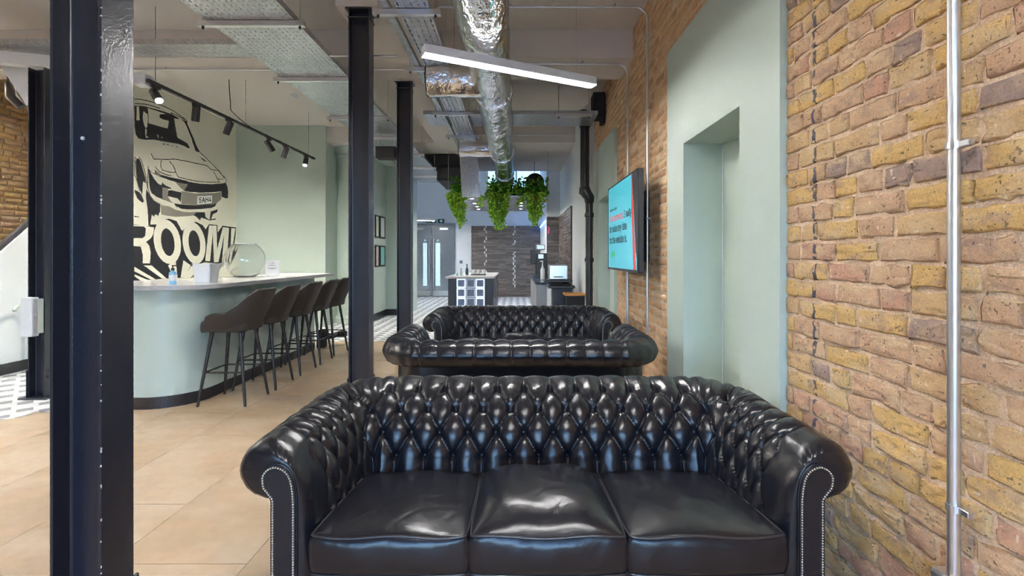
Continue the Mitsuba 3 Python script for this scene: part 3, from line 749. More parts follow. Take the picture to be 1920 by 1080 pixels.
 lines=[[(6.79,3.581),(6.897,3.612),(7.03,3.632),(7.168,3.648),(7.349,3.655),(7.552,3.644),(7.739,3.615),(7.85,3.589),(7.878,3.548)],[(6.8,3.518),(6.974,3.568),(7.133,3.588),(7.263,3.597)],[(7.5,3.601),(7.644,3.597),(7.78,3.588),(7.864,3.554)],[(8.2,3.126),(8.336,3.074),(8.531,2.987),(8.736,2.897),(8.869,2.805),(8.869,2.838),(8.941,2.762),(8.923,2.726)],[(7.098,2.872),(7.151,2.803),(7.424,2.852),(7.578,2.89),(7.822,2.91),(8.127,2.925),(8.384,2.936),(8.482,2.891),(8.736,2.905)],[(7.3,2.811),(7.288,2.728),(7.324,2.671),(7.449,2.666),(7.591,2.681),(7.604,2.712),(7.552,2.786),(7.474,2.832)],[(7.604,2.702),(7.671,2.62),(7.671,2.62),(7.892,2.617),(8.188,2.629),(8.441,2.657),(8.727,2.701)],[(8.573,2.863),(8.675,2.752),(8.851,2.775),(8.851,2.824),(8.727,2.879)],[(8.675,2.747),(8.745,2.699)],[(7.041,2.673),(7.03,2.384),(7.075,2.251),(7.145,2.189)],[(6.875,2.777),(6.919,2.727),(6.985,2.567),(7.03,2.349)],[(7.18,2.698),(7.251,2.64),(7.374,2.616),(7.513,2.612)],[(6.8,2.762),(6.79,2.517),(6.832,2.44),(6.886,2.295)]],
 plate=[(8.127,2.373),(8.523,2.433),(8.515,2.296),(8.12,2.232)])
# ------------------------------------------------------------------ black steel columns
def i_section(x0, x1, y0, y1, tf=.010, tw=.008):
    """flanges across y at the two x ends, web along x"""
    ym = (y0 + y1) / 2
    p = unary_union([sbox(x0, y0, x0 + tf, y1), sbox(x1 - tf, y0, x1, y1), sbox(x0, ym - tw / 2, x1, ym + tw / 2)])
    return p.buffer(.008, quad_segs=3).buffer(-.008, quad_segs=3).buffer(-.0015).buffer(.0015, quad_segs=2)
def column(label, x0, x1, y0, y1, zt, group='black steel columns', cap=True):
    k = thing('steel_column', label, 'column', group)
    m = extrude(i_section(x0, x1, y0, y1), zt - .012); m.apply_translation([0, 0, .012])
    part(k, 'shaft', m, 'm_steel_black', smooth=25)
    part(k, 'base_plate', bev(x0 - .05, x1 + .05, y0 - .05, y1 + .05, 0, .014, .002), 'm_steel_black')
    cl = cat([bev(x0 - .010, x0, y0 - .012, y1 + .012, .014, .27, .002), bev(x1, x1 + .010, y0 - .012, y1 + .012, .014, .27, .002)])
    part(k, 'cleat', cl, 'm_steel_black')
    for xx, s in ((x0 - .010, -1), (x1 + .010, 1)):
        for yy in (y0 + .025, y1 - .025):
            b = basis(lathe([(0, 0), (.014, 0), (.014, .009), (.009, .011), (.009, .016), (0, .016)], 6), (0, 1, 0), (0, 0, 1), (s, 0, 0), (xx, yy, .20))
            part(k, 'bolt', b, 'm_steel_black')
    if cap:
        part(k, 'cap_plate', bev(x0 - .025, x1 + .025, y0 - .02, y1 + .02, zt - .012, zt, .002), 'm_steel_black')
        part(k, 'cap_cleat', bev(x0 - .008, x1 + .008, y0 - .008, y1 + .008, zt - .085, zt - .075, .002), 'm_steel_black')
    return k
c1 = column('broad black steel column close to the viewer at the left', -1.473, -1.310, 1.515, 1.644, CEIL)
q = random.Random(5)
chips = []
for i in range(34):
    z = .35 + 1.9 * q.random()
    chips.append(bev(-1.3105 - .002 * q.random(), -1.3085, 1.5135, 1.5155 + .002 * q.random(), z, z + .002 + .006 * q.random(), .0003))
part(c1, 'chipped_paint', cat(chips), 'm_chip', kind='stuff', label='small pale chips along the front edge')
part(c1, 'screw', basis(lathe([(0, 0), (.007, 0), (.006, .004), (0, .005)], 12), (1, 0, 0), (0, 0, 1), (0, -1, 0), (-1.422, 1.576, 1.746)), 'm_chip', label='pale screw head on the web')
column('middle black steel column behind the near sofa', -1.496, -1.312, 4.277, 4.417, SOFFIT)
column('black steel column beside the furthest sofa', -1.514, -1.338, 6.08, 6.22, SOFFIT)
k = column('dark steel post at the far left with a white box on it', -4.66, -4.50, 4.58, 4.72, 3.16, cap=False)
struct('trim_7', basis(bev(0, 5, -.05, .05, 0, .11, .004), (-.955, -.297, 0), (.297, -.955, 0), (0, 0, 1), (-4.3, 4.66, 3.16)), 'm_white', label='white painted beam at the stair opening')
struct('trim_8', basis(extrude(Polygon([(0, 0), (.55, 0), (.55, -.55), (.4, -.55), (.1, -.1)]), .7), (1, 0, 0), (0, 0, 1), (0, -1, 0), (-5.30, 5.5, 3.42)), 'm_white', label='white soffit under the upper flight of stairs')
b = thing('door_release_box', 'white box with a metal plate on the dark post at the far left', 'box')
part(b, 'cover', bev(-4.655, -4.545, 4.50, 4.575, .60, .97, .006), 'm_white', smooth=30)
part(b, 'plate', bev(-4.544, -4.50, 4.515, 4.572, .63, .955, .002), 'm_galv_bright', label='metal plate')
part(b, 'screw', basis(cyl(0, 0, 0, .006, .010, 10), (1, 0, 0), (0, 0, 1), (0, -1, 0), (-4.525, 4.516, .80)), 'm_chrome')
single('wall_conduit_hook', 'grey green conduit bend behind the white box at the far left', 'conduit', tube([(-5.80, 5.72, .15), (-5.80, 5.72, .55), (-5.76, 5.62, .78), (-5.72, 5.52, .80), (-5.70, 5.45, .74)], .02, 8), 'm_mint', smooth=True)
for i, (x, y) in enumerate(((-5.13, 4.95), (-5.29, 5.0))):
    s_ = thing('stair_spotlight', 'small dark spotlight under the white beam, %s' % ('right of two' if i == 0 else 'left of two'), 'light', 'spotlights at the stair opening')
    part(s_, 'body', tube([(x, y, 3.16), (x + .03, y, 3.02), (x + .10, y + .05, 2.93)], [.03, .05, .055], 12), 'm_black', smooth=40)
    part(s_, 'bracket', tube([(x, y, 3.15), (x, y, 3.43)], .012, 8), 'm_black')

# ------------------------------------------------------------------ cable trays and their hangers
def perforated(u0, u1, v0, v1, pu, pv, hu, hv, stagger=True):
    """flat sheet in (u, v) with a pattern of real slots; returns (V2, faces)"""
    nu, nv = max(1, round((u1 - u0) / pu)), max(1, round((v1 - v0) / pv))
    pu, pv = (u1 - u0) / nu, (v1 - v0) / nv
    V, Fc_, off = [], [], 0
    for i in range(nu):
        for j in range(nv):
            a, b = u0 + i * pu, v0 + j * pv
            ca, cb = a + pu / 2, b + pv / 2 + (.22 * pv if stagger and i % 2 else -.0 * pv)
            xs = [a, ca - hu / 2, ca + hu / 2, a + pu]
            ys = [b, cb - hv / 2, cb + hv / 2, b + pv]
            g = np.array([[x, y] for x in xs for y in ys])
            V.append(g)
            for p in range(3):
                for r in range(3):
                    if p == 1 and r == 1: continue
                    o = off + p * 4 + r
                    Fc_ += [[o, o + 4, o + 5], [o, o + 5, o + 1]]
            off += 16
    return np.vstack(V), np.array(Fc_)

def tray(label, x0, x1, y0, y1, z, along='y', pu=.045, pv=.06, hu=.009, hv=.024, lip=.05, group='galvanised cable trays', name='cable_tray', stagger=True):
    k = thing(name, label, 'cable tray', group)
    if along == 'y':
        V, f = perforated(x0, x1, y0, y1, pu, pv, hu, hv, stagger)
    else:
        V, f = perforated(y0, y1, x0, x1, pu, pv, hu, hv, stagger); V = V[:, ::-1]
    m1 = trimesh.Trimesh(np.column_stack([V, np.full(len(V), z)]), f, process=False)
    m2 = trimesh.Trimesh(np.column_stack([V, np.full(len(V), z + .0015)]), f[:, ::-1], process=False)
    part(k, 'perforated_base', cat([m1, m2]), 'm_galv', kind='stuff' if False else None)
    t = .002
    if along == 'y':
        s = [bev(x0, x0 + t, y0, y1, z - .001, z + lip, .0005), bev(x1 - t, x1, y0, y1, z - .001, z + lip, .0005), bev(x0, x0 + .014, y0, y1, z + lip - .002, z + lip, .0005), bev(x1 - .014, x1, y0, y1, z + lip - .002, z + lip, .0005)]
    else:
        s = [bev(x0, x1, y0, y0 + t, z - .001, z + lip, .0005), bev(x0, x1, y1 - t, y1, z - .001, z + lip, .0005), bev(x0, x1, y0, y0 + .014, z + lip - .002, z + lip, .0005)]
    part(k, 'side_lip', cat(s[0::2]), 'm_galv'); part(k, 'side_lip', cat(s[1::2]), 'm_galv')
    return k
tray('widest galvanised cable tray running to the back between bar and columns', -2.485, -1.775, 2.4, 12.4, 3.25, pu=.044, pv=.062, hu=.010, hv=.026)
tray('cable tray of long slots left of the foil duct', -.917, -.66, 1.6, 9.1, 3.25, pu=.05, pv=.085, hu=.010, hv=.055, stagger=True)
tray('narrow cable tray right beside the column row', -1.02, -.962, 1.6, 9.1, 3.25, pu=.029, pv=.05, hu=.008, hv=.014, lip=.045)
tray('cable tray across the left bay with slotted edge', -8.8, -2.50, 4.42, 4.70, 3.31, along='x', pu=.04, pv=.06, hu=.010, hv=.026)
tray('cable tray across the right bay behind the lamp', -1.30, 1.14, 6.70, 7.30, 3.34, along='x', pu=.075, pv=.10, hu=.016, hv=.012)
# the drop of slotted tray towards the plants
V, f = perforated(-.17, .17, 0, .80, .034, .04, .008, .018)
dk = thing('cable_tray', 'upright length of pale cable tray dropping to the hanging plants', 'cable tray', 'galvanised cable trays')
m1 = trimesh.Trimesh(np.column_stack([V, np.zeros(len(V))]), f, process=False); m2 = trimesh.Trimesh(np.column_stack([V, np.full(len(V), .0015)]), f[:, ::-1], process=False)
dr_ = lambda m: basis(m, (1, 0, 0), (.06, 0, -.998), (0, 1, 0), (-.90, 9.06, 3.27))
part(dk, 'perforated_base', dr_(cat([m1, m2])), 'm_galv_bright')
part(dk, 'side_lip', dr_(bev(-.172, -.170, 0, .8, 0, .05, .0005)), 'm_galv_bright'); part(dk, 'side_lip', dr_(bev(.170, .172, 0, .8, 0, .05, .0005)), 'm_galv_bright')

def strut(label, x0, x1, y, z, top=None, group='strut channels carrying the trays', rods=None):
    k = thing('strut_channel', label, 'bracket', group)
    pr_ = Polygon([(-.0205, 0), (.0205, 0), (.0205, .041), (.011, .041), (.011, .038), (.018, .038), (.018, .0025), (-.018, .0025), (-.018, .038), (-.011, .038), (-.011, .041), (-.0205, .041)])
    part(k, 'channel', basis(extrude(pr_, x1 - x0), (0, 1, 0), (0, 0, 1), (1, 0, 0), (x0, y, z)), 'm_galv_bright')
    for x in (rods or (x0 + .04, x1 - .04)):
        part(k, 'threaded_rod', tube([(x, y, z - .03), (x, y, top or CEIL)], .005, 6), 'm_galv')
        part(k, 'nut', cyl(x, y, z - .018, z - .001, .010, 6), 'm_black_matt')
    return k
for i, y in enumerate((3.86, 5.08, 6.50, 7.62, 8.88, 10.2, 11.3)):
    strut('strut channel under the widest cable tray, number %s from the front' % ('first', 'second', 'third', 'fourth', 'fifth', 'sixth', 'seventh')[i], -2.56, -1.70, y, 3.205, top=3.325 if y > 11 else 3.5 if 5.3 < y < 6.05 or y > 9.3 else CEIL)
for i, y in enumerate((3.68, 4.80, 6.30, 7.50, 8.70)):
    strut('strut channel under the slotted tray left of the duct, %s from the front' % ('first', 'second', 'third', 'fourth', 'fifth')[i], -1.10, -.58, y, 3.205, top=None, rods=(-1.06, -.62) if y < 4.3 or y > 6.05 else (-1.06, -.62))
strut('strut channel at the right end of the cross tray', .55, 1.05, 6.68, 3.295, top=CEIL)
strut('strut channel holding the duct behind the lamp', -.30, -.02, 5.2, 3.47, top=SOFFIT, rods=(-.10,))

# conduits
def conduit(label, pts, r, clips=(), wall=None, group='galvanised conduits'):
    k = thing('conduit', label, 'conduit', group)
    part(k, 'pipe', tube(pts, r, 12), 'm_galv_bright', smooth=True)
    for (x, y, z, ax) in clips:
        if ax == 'z':
            m = cat([lathe([(r + .0005, -.010), (r + .004, -.010), (r + .004, .010), (r + .0005, .010)], 14, (x, y, z)), bev(x - .004, x + .016, y - r - .032, y - r + .002, z - .009, z + .009, .002), bev(x + .008, x + .022, y - r - .022, y - r - .01, z - .006, z + .006, .002)])
        else:
            m = basis(cat([lathe([(r + .0005, -.010), (r + .004, -.010), (r + .004, .010), (r + .0005, .010)], 14), bev(-.01, .01, r, r + .02, -.009, .009, .002)]), (0, 1, 0), (0, 0, 1), (1, 0, 0), (x, y, z))
        part(k, 'clip', m, 'm_galv_bright')
    return k
def bend(a, b, c, r, n=7):
    a, b, c = map(np.array, (a, b, c))
    u, w = (a - b) / np.linalg.norm(a - b), (c - b) / np.linalg.norm(c - b)
    p, q = b + u * r, b + w * r
    o = b + (u + w) * r
    return [tuple(o - (w * r) * math.cos(t) - (u * r) * math.sin(t)) for t in np.linspace(0, math.pi / 2, n)]
conduit('upright conduit on the near brick wall', [(1.245, 1.366, .05), (1.245, 1.366, 3.8)], .0155, [(1.245, 1.366, 1.674, 'z'), (1.245, 1.366, .645, 'z'), (1.245, 1.366, 2.75, 'z')])
conduit('conduit down the brick beside the mint surround, turning along the ceiling', [(-.75, 4.62, 3.755)] + bend((-.75, 4.62, 3.755), (1.262, 4.62, 3.755), (1.262, 4.62, .6), .12) + [(1.262, 4.62, .58)], .0125,
        [(1.262, 4.62, 3.45, 'z'), (1.262, 4.62, 2.75, 'z'), (1.262, 4.62, 1.72, 'z'), (1.262, 4.62, .66, 'z'), (.35, 4.62, 3.755, 'x'), (.95, 4.62, 3.755, 'x')])
conduit('conduit down the brick behind the television, turning under the beam', [(.05, 5.44, 3.535)] + bend((.05, 5.44, 3.535), (1.262, 5.44, 3.535), (1.262, 5.44, 1), .12) + [(1.262, 5.44, .3)], .0125, [(1.262, 5.44, 2.85, 'z'), (.75, 5.44, 3.535, 'x')])
conduit('dark conduit along the underside of the cross beam', [(-7.5, 5.62, 3.545), (-.70, 5.62, 3.545)], .0125, [(-4.1, 5.62, 3.545, 'x'), (-1.75, 5.62, 3.545, 'x'), (-2.9, 5.62, 3.545, 'x')])
conduit('thin conduit from the tray to the middle column', [(-1.75, 4.50, 3.235), (-1.12, 4.50, 3.235)], .010)
conduit('thin conduit across the far beam', [(-1.0, 9.31, 3.70), (1.1, 9.31, 3.70)], .010, [(.2, 9.31, 3.70, 'x')])
s_ = thing('socket_box', 'small metal box at the foot of the near conduit', 'box')
part(s_, 'body', bev(1.225, 1.272, 1.345, 1.42, .33, .445, .004), 'm_galv_bright')
part(s_, 'cover', bev(1.220, 1.2245, 1.35, 1.415, .335, .44, .002), 'm_galv_bright')
# ------------------------------------------------------------------ foil duct
def duct_mesh(path, r, seed, n=40, wav=.010, step=.035):
    p = np.asarray(path, float)
    seg = np.linalg.norm(np.diff(p, axis=0), axis=1); L = np.concatenate([[0], np.cumsum(seg)])
    s = np.arange(0, L[-1], step)
    q = np.stack([np.interp(s, L, p[:, i]) for i in range(3)], 1)
    m = tube(q, r, n, cap=True)
    V = np.array(m.vertices); k = len(q) * n
    c = np.repeat(q, n, 0); d = V[:k] - c
    e = np.stack([V[:k, 0] * 6, V[:k, 1] * 6, V[:k, 2] * 6], -1) + seed
    an = np.tile(np.arange(n), len(q)) / n * 2 * np.pi; ss = np.repeat(s, n)
    fac = np.abs(np.sin(an * 3.5 + .5 * np.sin(ss * 1.3 + seed))) * .03
    f = 1 + (meshkit.fbm(e, 3, seed) - .5) * wav / r * 2.4 + (meshkit.noise(e * 4 + 7) - .5) * .05 - fac * (meshkit.noise(np.stack([ss * .8, an * 0, an * 0 + seed], -1)) > .35)
    # facets: the wrap creases along its length
    V[:k] = c + d * f[:, None]
    m.vertices = V
    return m
d = thing('foil_duct', 'long silver foil wrapped air duct hanging under the ceiling', 'duct')
part(d, 'main_duct', duct_mesh([(-.235, -2.5, 3.05), (-.235, 9.9, 3.05), (-.235, 10.15, 3.0), (-.25, 10.35, 2.93)], .185, 3), 'm_foil', smooth=True)
part(d, 'branch', duct_mesh([(-.30, 4.64, 3.05), (-.87, 4.64, 3.05)], .152, 5, step=.02), 'm_foil', smooth=True, label='short foil branch to the left')
part(d, 'branch', duct_mesh([(-.30, 7.57, 3.05), (-.90, 7.57, 3.05)], .125, 8, step=.02), 'm_foil', smooth=True, label='second short foil branch further back')
def ring_at(y, r, w=.05): return basis(lathe([(r - .02, -w), (r, -w), (r + .004, 0), (r, w), (r - .02, w)], 40), (1, 0, 0), (0, 0, 1), (0, 1, 0), (-.235, y, 3.05))
for y in (4.95, 7.80, 9.7):
    part(d, 'tape_band', ring_at(y, .196), 'm_foil', smooth=35)
for y in (2.6, 5.2, 7.0, 9.0):
    part(d, 'hanger_rod', tube([(-.235, y, 3.2), (-.235, y, SOFFIT if 5.2 == y else CEIL)], .004, 6), 'm_galv')
pr('m_rubber', (.010, .010, .011), .6, .3)
single('black_duct_sleeve', 'black flexible sleeve at the far end of the foil duct', 'duct', duct_mesh([(-.25, 10.36, 2.93), (-.26, 10.9, 2.86), (-.27, 11.3, 2.86)], .15, 9, n=24), 'm_rubber', smooth=True)
k = thing('air_handling_unit', 'large black air handling unit under the rear ceiling right of the widest tray', 'air unit')
part(k, 'casing', cat([bev(-2.42, -.96, 10.35, 12.0, 3.325, 3.56, .01), bev(-1.73, -.98, 10.45, 11.9, 3.0, 3.33, .01)]), 'm_black_matt')
part(k, 'access_panel', bev(-1.66, -1.05, 10.438, 10.449, 3.05, 3.28, .004), 'm_black')
k = thing('extractor_drum', 'round black extractor drum above the hanging plants', 'duct')
part(k, 'drum', basis(lathe([(0, 0), (.17, 0), (.21, .02), (.215, .5), (0, .5)], 36), (1, 0, 0), (0, 0, 1), (0, 1, 0), (.43, 11.0, 3.055)), 'm_rubber', smooth=40)
part(k, 'hanger', tube([(.43, 11.25, 3.26), (.43, 11.25, SOFFIT)], .006, 6), 'm_black')

# black soil pipe on the right wall
k = thing('soil_pipe', 'black cast iron pipe with an offset running down the right wall', 'pipe')
part(k, 'pipe', tube([(1.07, 7.5, 2.36), (1.07, 7.5, 3.42)], .070, 20), 'm_black', smooth=40)
part(k, 'pipe', tube([(1.14, 7.5, 0), (1.14, 7.5, 2.26)], .056, 20), 'm_black', smooth=40)
part(k, 'offset', tube([(1.07, 7.5, 2.42), (1.07, 7.49, 2.38), (1.10, 7.47, 2.32), (1.14, 7.48, 2.26), (1.14, 7.5, 2.20)], [.085, .085, .082, .078, .070], 20), 'm_black', smooth=40)
part(k, 'elbow', tube([(1.07, 7.5, 3.36), (1.07, 7.5, 3.44), (1.05, 7.42, 3.50), (1.02, 7.34, 3.50)], [.078, .088, .10, .105], 22), 'm_black', smooth=40)
for z in (2.36, 2.0, 1.3):
    part(k, 'collar', cyl(1.14 if z < 2.3 else 1.07, 7.5, z - .03, z + .03, .072 if z < 2.3 else .088, 20, .004), 'm_black', smooth=40)
k = thing('junction_box', 'dark grey box fixed high on the brick wall', 'box')
part(k, 'body', bev(1.12, 1.29, 6.95, 7.22, 3.38, 3.74, .012), 'm_black_matt', smooth=30)
part(k, 'bracket', bev(1.24, 1.30, 7.0, 7.17, 3.30, 3.40, .006), 'm_black_matt')
# speaker under the wide tray
k = thing('hanging_speaker', 'black speaker hanging below the widest cable tray', 'speaker')
part(k, 'cabinet', bev(-2.22, -1.90, 7.55, 7.75, 2.90, 3.09, .012), 'm_black_matt', smooth=30)
part(k, 'grille', bev(-2.205, -1.915, 7.54, 7.549, 2.915, 3.075, .003), 'm_black')
part(k, 'bracket', cat([bev(-2.20, -2.17, 7.62, 7.67, 3.088, 3.206, .002), bev(-1.95, -1.92, 7.62, 7.67, 3.088, 3.206, .002)]), 'm_galv')
k = thing('smoke_detector', 'small white detector on the ceiling before the mint wall', 'detector')
part(k, 'base', lathe([(0, CEIL), (.055, CEIL), (.055, CEIL - .018), (.045, CEIL - .03), (0, CEIL - .03)][::-1], 24, (-3.47, 7.5, 0)), 'm_white', smooth=40)
part(k, 'head', lathe([(0, CEIL - .05), (.03, CEIL - .047), (.036, CEIL - .03), (0, CEIL - .03)], 20, (-3.47, 7.5, 0)), 'm_white', smooth=40)

# ------------------------------------------------------------------ track with spotlights over the bar
k = thing('lighting_track', 'black lighting track hung over the bar', 'light track')
part(k, 'rail', basis(bev(-.017, .017, 0, 3.85, -.017, .017, .002), (1, 0, 0), (.010, 1, 0), (0, 0, 1), (-3.65, 4.75, 3.10)), 'm_black')
part(k, 'feed_box', bev(-3.80, -3.67, 4.74, 4.86, 3.06, 3.17, .006), 'm_white', label='white feed box at the near end')
for x, y in ((-3.645, 4.85), (-3.635, 6.45), (-3.615, 8.35)):
    part(k, 'suspension_wire', tube([(x, y, 3.115), (x, y, CEIL)], .0022, 5), 'm_black_matt')
part(k, 'cable', tube([(-3.63, 6.55, 3.12), (-3.66, 6.35, 3.17), (-3.70, 6.22, 3.25), (-3.71, 6.2, 3.6), (-3.70, 6.2, CEIL)], .005, 6), 'm_black_matt', smooth=True)
part(k, 'cable', tube([(-3.55, 6.42, 3.80), (-3.60, 6.42, 3.85), (-3.68, 6.42, 3.83), (-3.68, 6.42, 3.76), (-3.62, 6.42, 3.75)], .006, 6), 'm_black_matt', smooth=True)
SPOTS = [(4.86, (.62, -.35, -.70), 'pointing at the viewer, lit, nearest', .16), (5.46, (-.25, .25, -.93), 'second from the near end', .6), (6.07, (-.45, .1, -.89), 'third from the near end', .6), (7.05, (.3, .55, -.78), 'fourth from the near end', .6), (7.53, (-.40, .2, -.90), 'fifth from the near end', .6), (8.24, (.10, -.55, -.83), 'lit, at the far end', .3)]
for y, dvec, what, on in SPOTS:
    x = -3.65 + .010 * (y - 4.75)
    k = thing('track_spotlight', 'black track spotlight over the bar, ' + what, 'light', 'spotlights on the bar track')
    dv = np.array(dvec) / np.linalg.norm(dvec)
    part(k, 'adapter', bev(x - .016, x + .016, y - .05, y + .05, 3.055, 3.083, .002), 'm_black')
    part(k, 'stem', tube([(x, y, 3.06), (x, y, 3.0)], .011, 10), 'm_black')
    c = np.array([x, y, 2.985])
    u = np.cross(dv, [0, 1, .01]); u /= np.linalg.norm(u); w = np.cross(dv, u)
    body = lathe([(0, -.075), (.036, -.075), (.040, -.07), (.040, .092), (.036, .092), (.034, .07), (0, .07)], 20)
    part(k, 'head', basis(body, u, w, dv, c), 'm_black', smooth=40)
    disc = lathe([(0, .072), (.032, .072)], 20)
    if np.linalg.det(np.stack([u, w, dv], 1)) < 0: disc.faces = disc.faces[:, ::-1]
    dm = basis(disc, u, w, dv, c)
    nrm = np.cross(dm.vertices[dm.faces[-1][1]] - dm.vertices[dm.faces[-1][0]], dm.vertices[dm.faces[-1][2]] - dm.vertices[dm.faces[-1][0]])
    if nrm @ dv < 0: dm.faces = dm.faces[:, ::-1]
    part(k, 'lens', dm, lamp_bsdf(), emitter=area((1, .94, .84), 2600 * on))

# ------------------------------------------------------------------ bar
def rounded(pts, radii):
    """polygon with the given corner radii"""
    out = []
    n = len(pts)
    for i in range(n):
        a, b, c = map(np.array, (pts[i - 1], pts[i], pts[(i + 1) % n]))
        r = radii[i]
        if r <= 0: out.append(tuple(b)); continue
        u, w = (a - b) / np.linalg.norm(a - b), (c - b) / np.linalg.norm(c - b)
        o = b + (u + w) * r
        for t in np.linspace(0, math.pi / 2, 16):
            out.append(tuple(o - w * r * math.cos(t) - u * r * math.sin(t)))
    return Polygon(out)
def prism(poly, z0, z1):
    m = extrude(poly, z1 - z0); m.apply_translation([0, 0, z0]); return m
def slab_prism(poly, z0, z1, c=.003):
    return cat([prism(poly, z0 + c, z1 - c), prism(poly.buffer(-c), z0, z0 + c + 1e-4), prism(poly.buffer(-c), z1 - c - 1e-4, z1)])
pr('m_mint_gloss', proc(mint_colour), .22, .5)
def top_colour(p, n, uv):
    s = noise(p.x * 190, p.y * 190, p.z * 190)
    return c3(.42, .415, .41) * (.90 + .12 * noise(p.x * 60, p.y * 60, p.z * 60)) + c3(.25, .25, .24) * smoothstep(.80, .9, s) - c3(.18, .18, .17) * smoothstep(.22, .12, s)
pr('m_stone_top', proc(top_colour), .14, .55)
k = thing('bar_counter', 'mint bar counter with a rounded corner and stone top', 'bar')
bp = rounded([(-3.95, 4.25), (-2.93, 4.25), (-2.93, 6.97), (-3.43, 6.97), (-3.43, 5.05), (-3.95, 5.05)], [0, .40, 0, 0, 0, 0])
part(k, 'body', prism(bp, .10, 1.058), 'm_mint_gloss', smooth=25)
part(k, 'kickplate', prism(bp.buffer(.004), 0, .105), 'm_skirting', smooth=25, label='black kick plate')
sp = rounded([(-4.0, 4.15), (-2.75, 4.15), (-2.75, 7.3), (-3.55, 7.3), (-3.55, 5.3), (-4.0, 5.3)], [0, .45, .03, .03, 0, 0])
part(k, 'countertop', slab_prism(sp, 1.06, 1.10), 'm_stone_top', smooth=25, label='pale speckled stone top')
single('floor_cable_box', 'small black box on the floor at the far end of the bar', 'box', cat([bev(-2.95, -2.84, 7.08, 7.22, 0, .26, .01), bev(-2.75, -2.62, 7.35, 7.45, .12, .2, .006), bev(-2.86, -2.72, 7.12, 7.42, .13, .17, .004)]), 'm_black_matt')

# ------------------------------------------------------------------ bar stools
pr('m_stool', (.022, .0185, .017), .55, .35, bump=proc(lambda p, n, uv: noise(p.x * 300, p.y * 300, p.z * 300) * .0006, 5e-4), scale=1.0)
def stool_parts():
    """faces -x; seat height .68, back to 1.03"""
    nphi, nt = 61, 15
    ph = np.linspace(-1, 1, nphi)                     # -1, 1: front ends of the arms; 0: middle of the back
    ang = ph * math.radians(148)
    def ring(grow, z, lean=0):
        a, b = .235 + grow, .245 + grow
        return np.stack([a * np.sign(np.cos(ang)) * np.abs(np.cos(ang)) ** .8 + .03 + lean, b * np.sign(np.sin(ang)) * np.abs(np.sin(ang)) ** .8, np.full(nphi, z)], 1)
    rise = np.clip(np.cos(ph * math.pi / 2 * 1.0), 0, 1)
    back = np.clip((.62 - np.abs(ph)) / .42, 0, 1); back = back * back * (3 - 2 * back)
    ztop = .715 + .08 * np.clip((1 - np.abs(ph)) / .14, 0, 1) ** .6 + .04 * np.clip((1 - np.abs(ph)) / .30, 0, 1) + .215 * back
    rows_ = []
    for t in np.linspace(0, 1, nt):
        g = -.05 * (1 - t) ** 2 + .012 * t
        r = ring(g, 0); z = .675 + (ztop - .675) * t
        r[:, 2] = z; r[:, 0] += .075 * np.clip((z - .74) / .3, 0, 1) ** 1.2 * back
        rows_.append(r)
    for j, t in enumerate(np.linspace(1, 0, nt)):
        g = -.05 * (1 - t) ** 2 + .012 * t - .045
        r = ring(g, 0); z = .69 + (ztop - .012 - .69) * t
        if j == 0:
            mid = (rows_[-1] + np.column_stack([ring(g, 0)[:, :2], ztop])) / 2; mid[:, 2] = ztop + .012; mid[:, 0] += .04 * back
            rows_.append(mid)
        r[:, 2] = z; r[:, 0] += .075 * np.clip((z - .74) / .3, 0, 1) ** 1.2 * back
        rows_.append(r)
    G = np.array(rows_).transpose(1, 0, 2)
    m = trimesh.Trimesh(G.reshape(-1, 3), grid_faces(nphi, len(rows_)), process=False)
    # close both ends
    for e in (0, nphi - 1):
        c = G[e].mean(0); i0 = len(m.vertices)
        f = [[e * len(rows_) + q_, e * len(rows_) + q_ + 1, i0] for q_ in range(len(rows_) - 1)]
        m = trimesh.Trimesh(np.vstack([m.vertices, c + [-.03, 0, .0]]), np.vstack([m.faces, f if e else [x[::-1] for x in f]]), process=False)
    if m.volume < 0: m.faces = m.faces[:, ::-1]
    seat = []
    for s, z in ((.80, .672), (.97, .678), (1.0, .705), (1.0, .755), (.97, .778), (.85, .790), (.4, .794), (0.01, .795)):
        a = np.linspace(0, 2 * math.pi, 48, endpoint=False)
        cx = np.sign(np.cos(a)) * np.abs(np.cos(a)) ** .62 * .235 * s - .015; cy = np.sign(np.sin(a)) * np.abs(np.sin(a)) ** .62 * .215 * s
        seat.append(np.stack([cx, cy, np.full(48, z - .03 * np.clip(-cx / .24, 0, 1) ** 3)], 1))
    S = np.array(seat)
    sm = trimesh.Trimesh(np.vstack([S.transpose(1, 0, 2).reshape(-1, 3)]), grid_faces(48, len(seat), wrap_u=True), process=False)
    if sm.volume < 0: sm.faces = sm.faces[:, ::-1]
    legs = []
    for sx, sy in ((-1, -1), (-1, 1), (1, -1), (1, 1)):
        legs.append(tube([(sx * .125, sy * .125, .685), (sx * .215, sy * .20, 0)], [.018, .0115], 10))
    f = .30
    e = .125 + (.215 - .125) * (1 - f / .685); g = .125 + (.20 - .125) * (1 - f / .685)
    rails = [tube([(a, b, f), (c, d_, f)], .008, 8) for a, b, c, d_ in ((-e, -g, e, -g), (-e, g, e, g), (-e, -g, -e, g), (e, -g, e, g))]
    under = cat([bev(-.15, .15, -.15, .15, .66, .675, .005)])
    seamc = tube([(.03 + .235 + .012 + .068 * 0 + .055, 0, .95)] * 1 + [(.30, 0, .80), (.285, 0, .70)], .002, 5) if False else None
    return m, sm, legs, rails, under
SP = stool_parts()
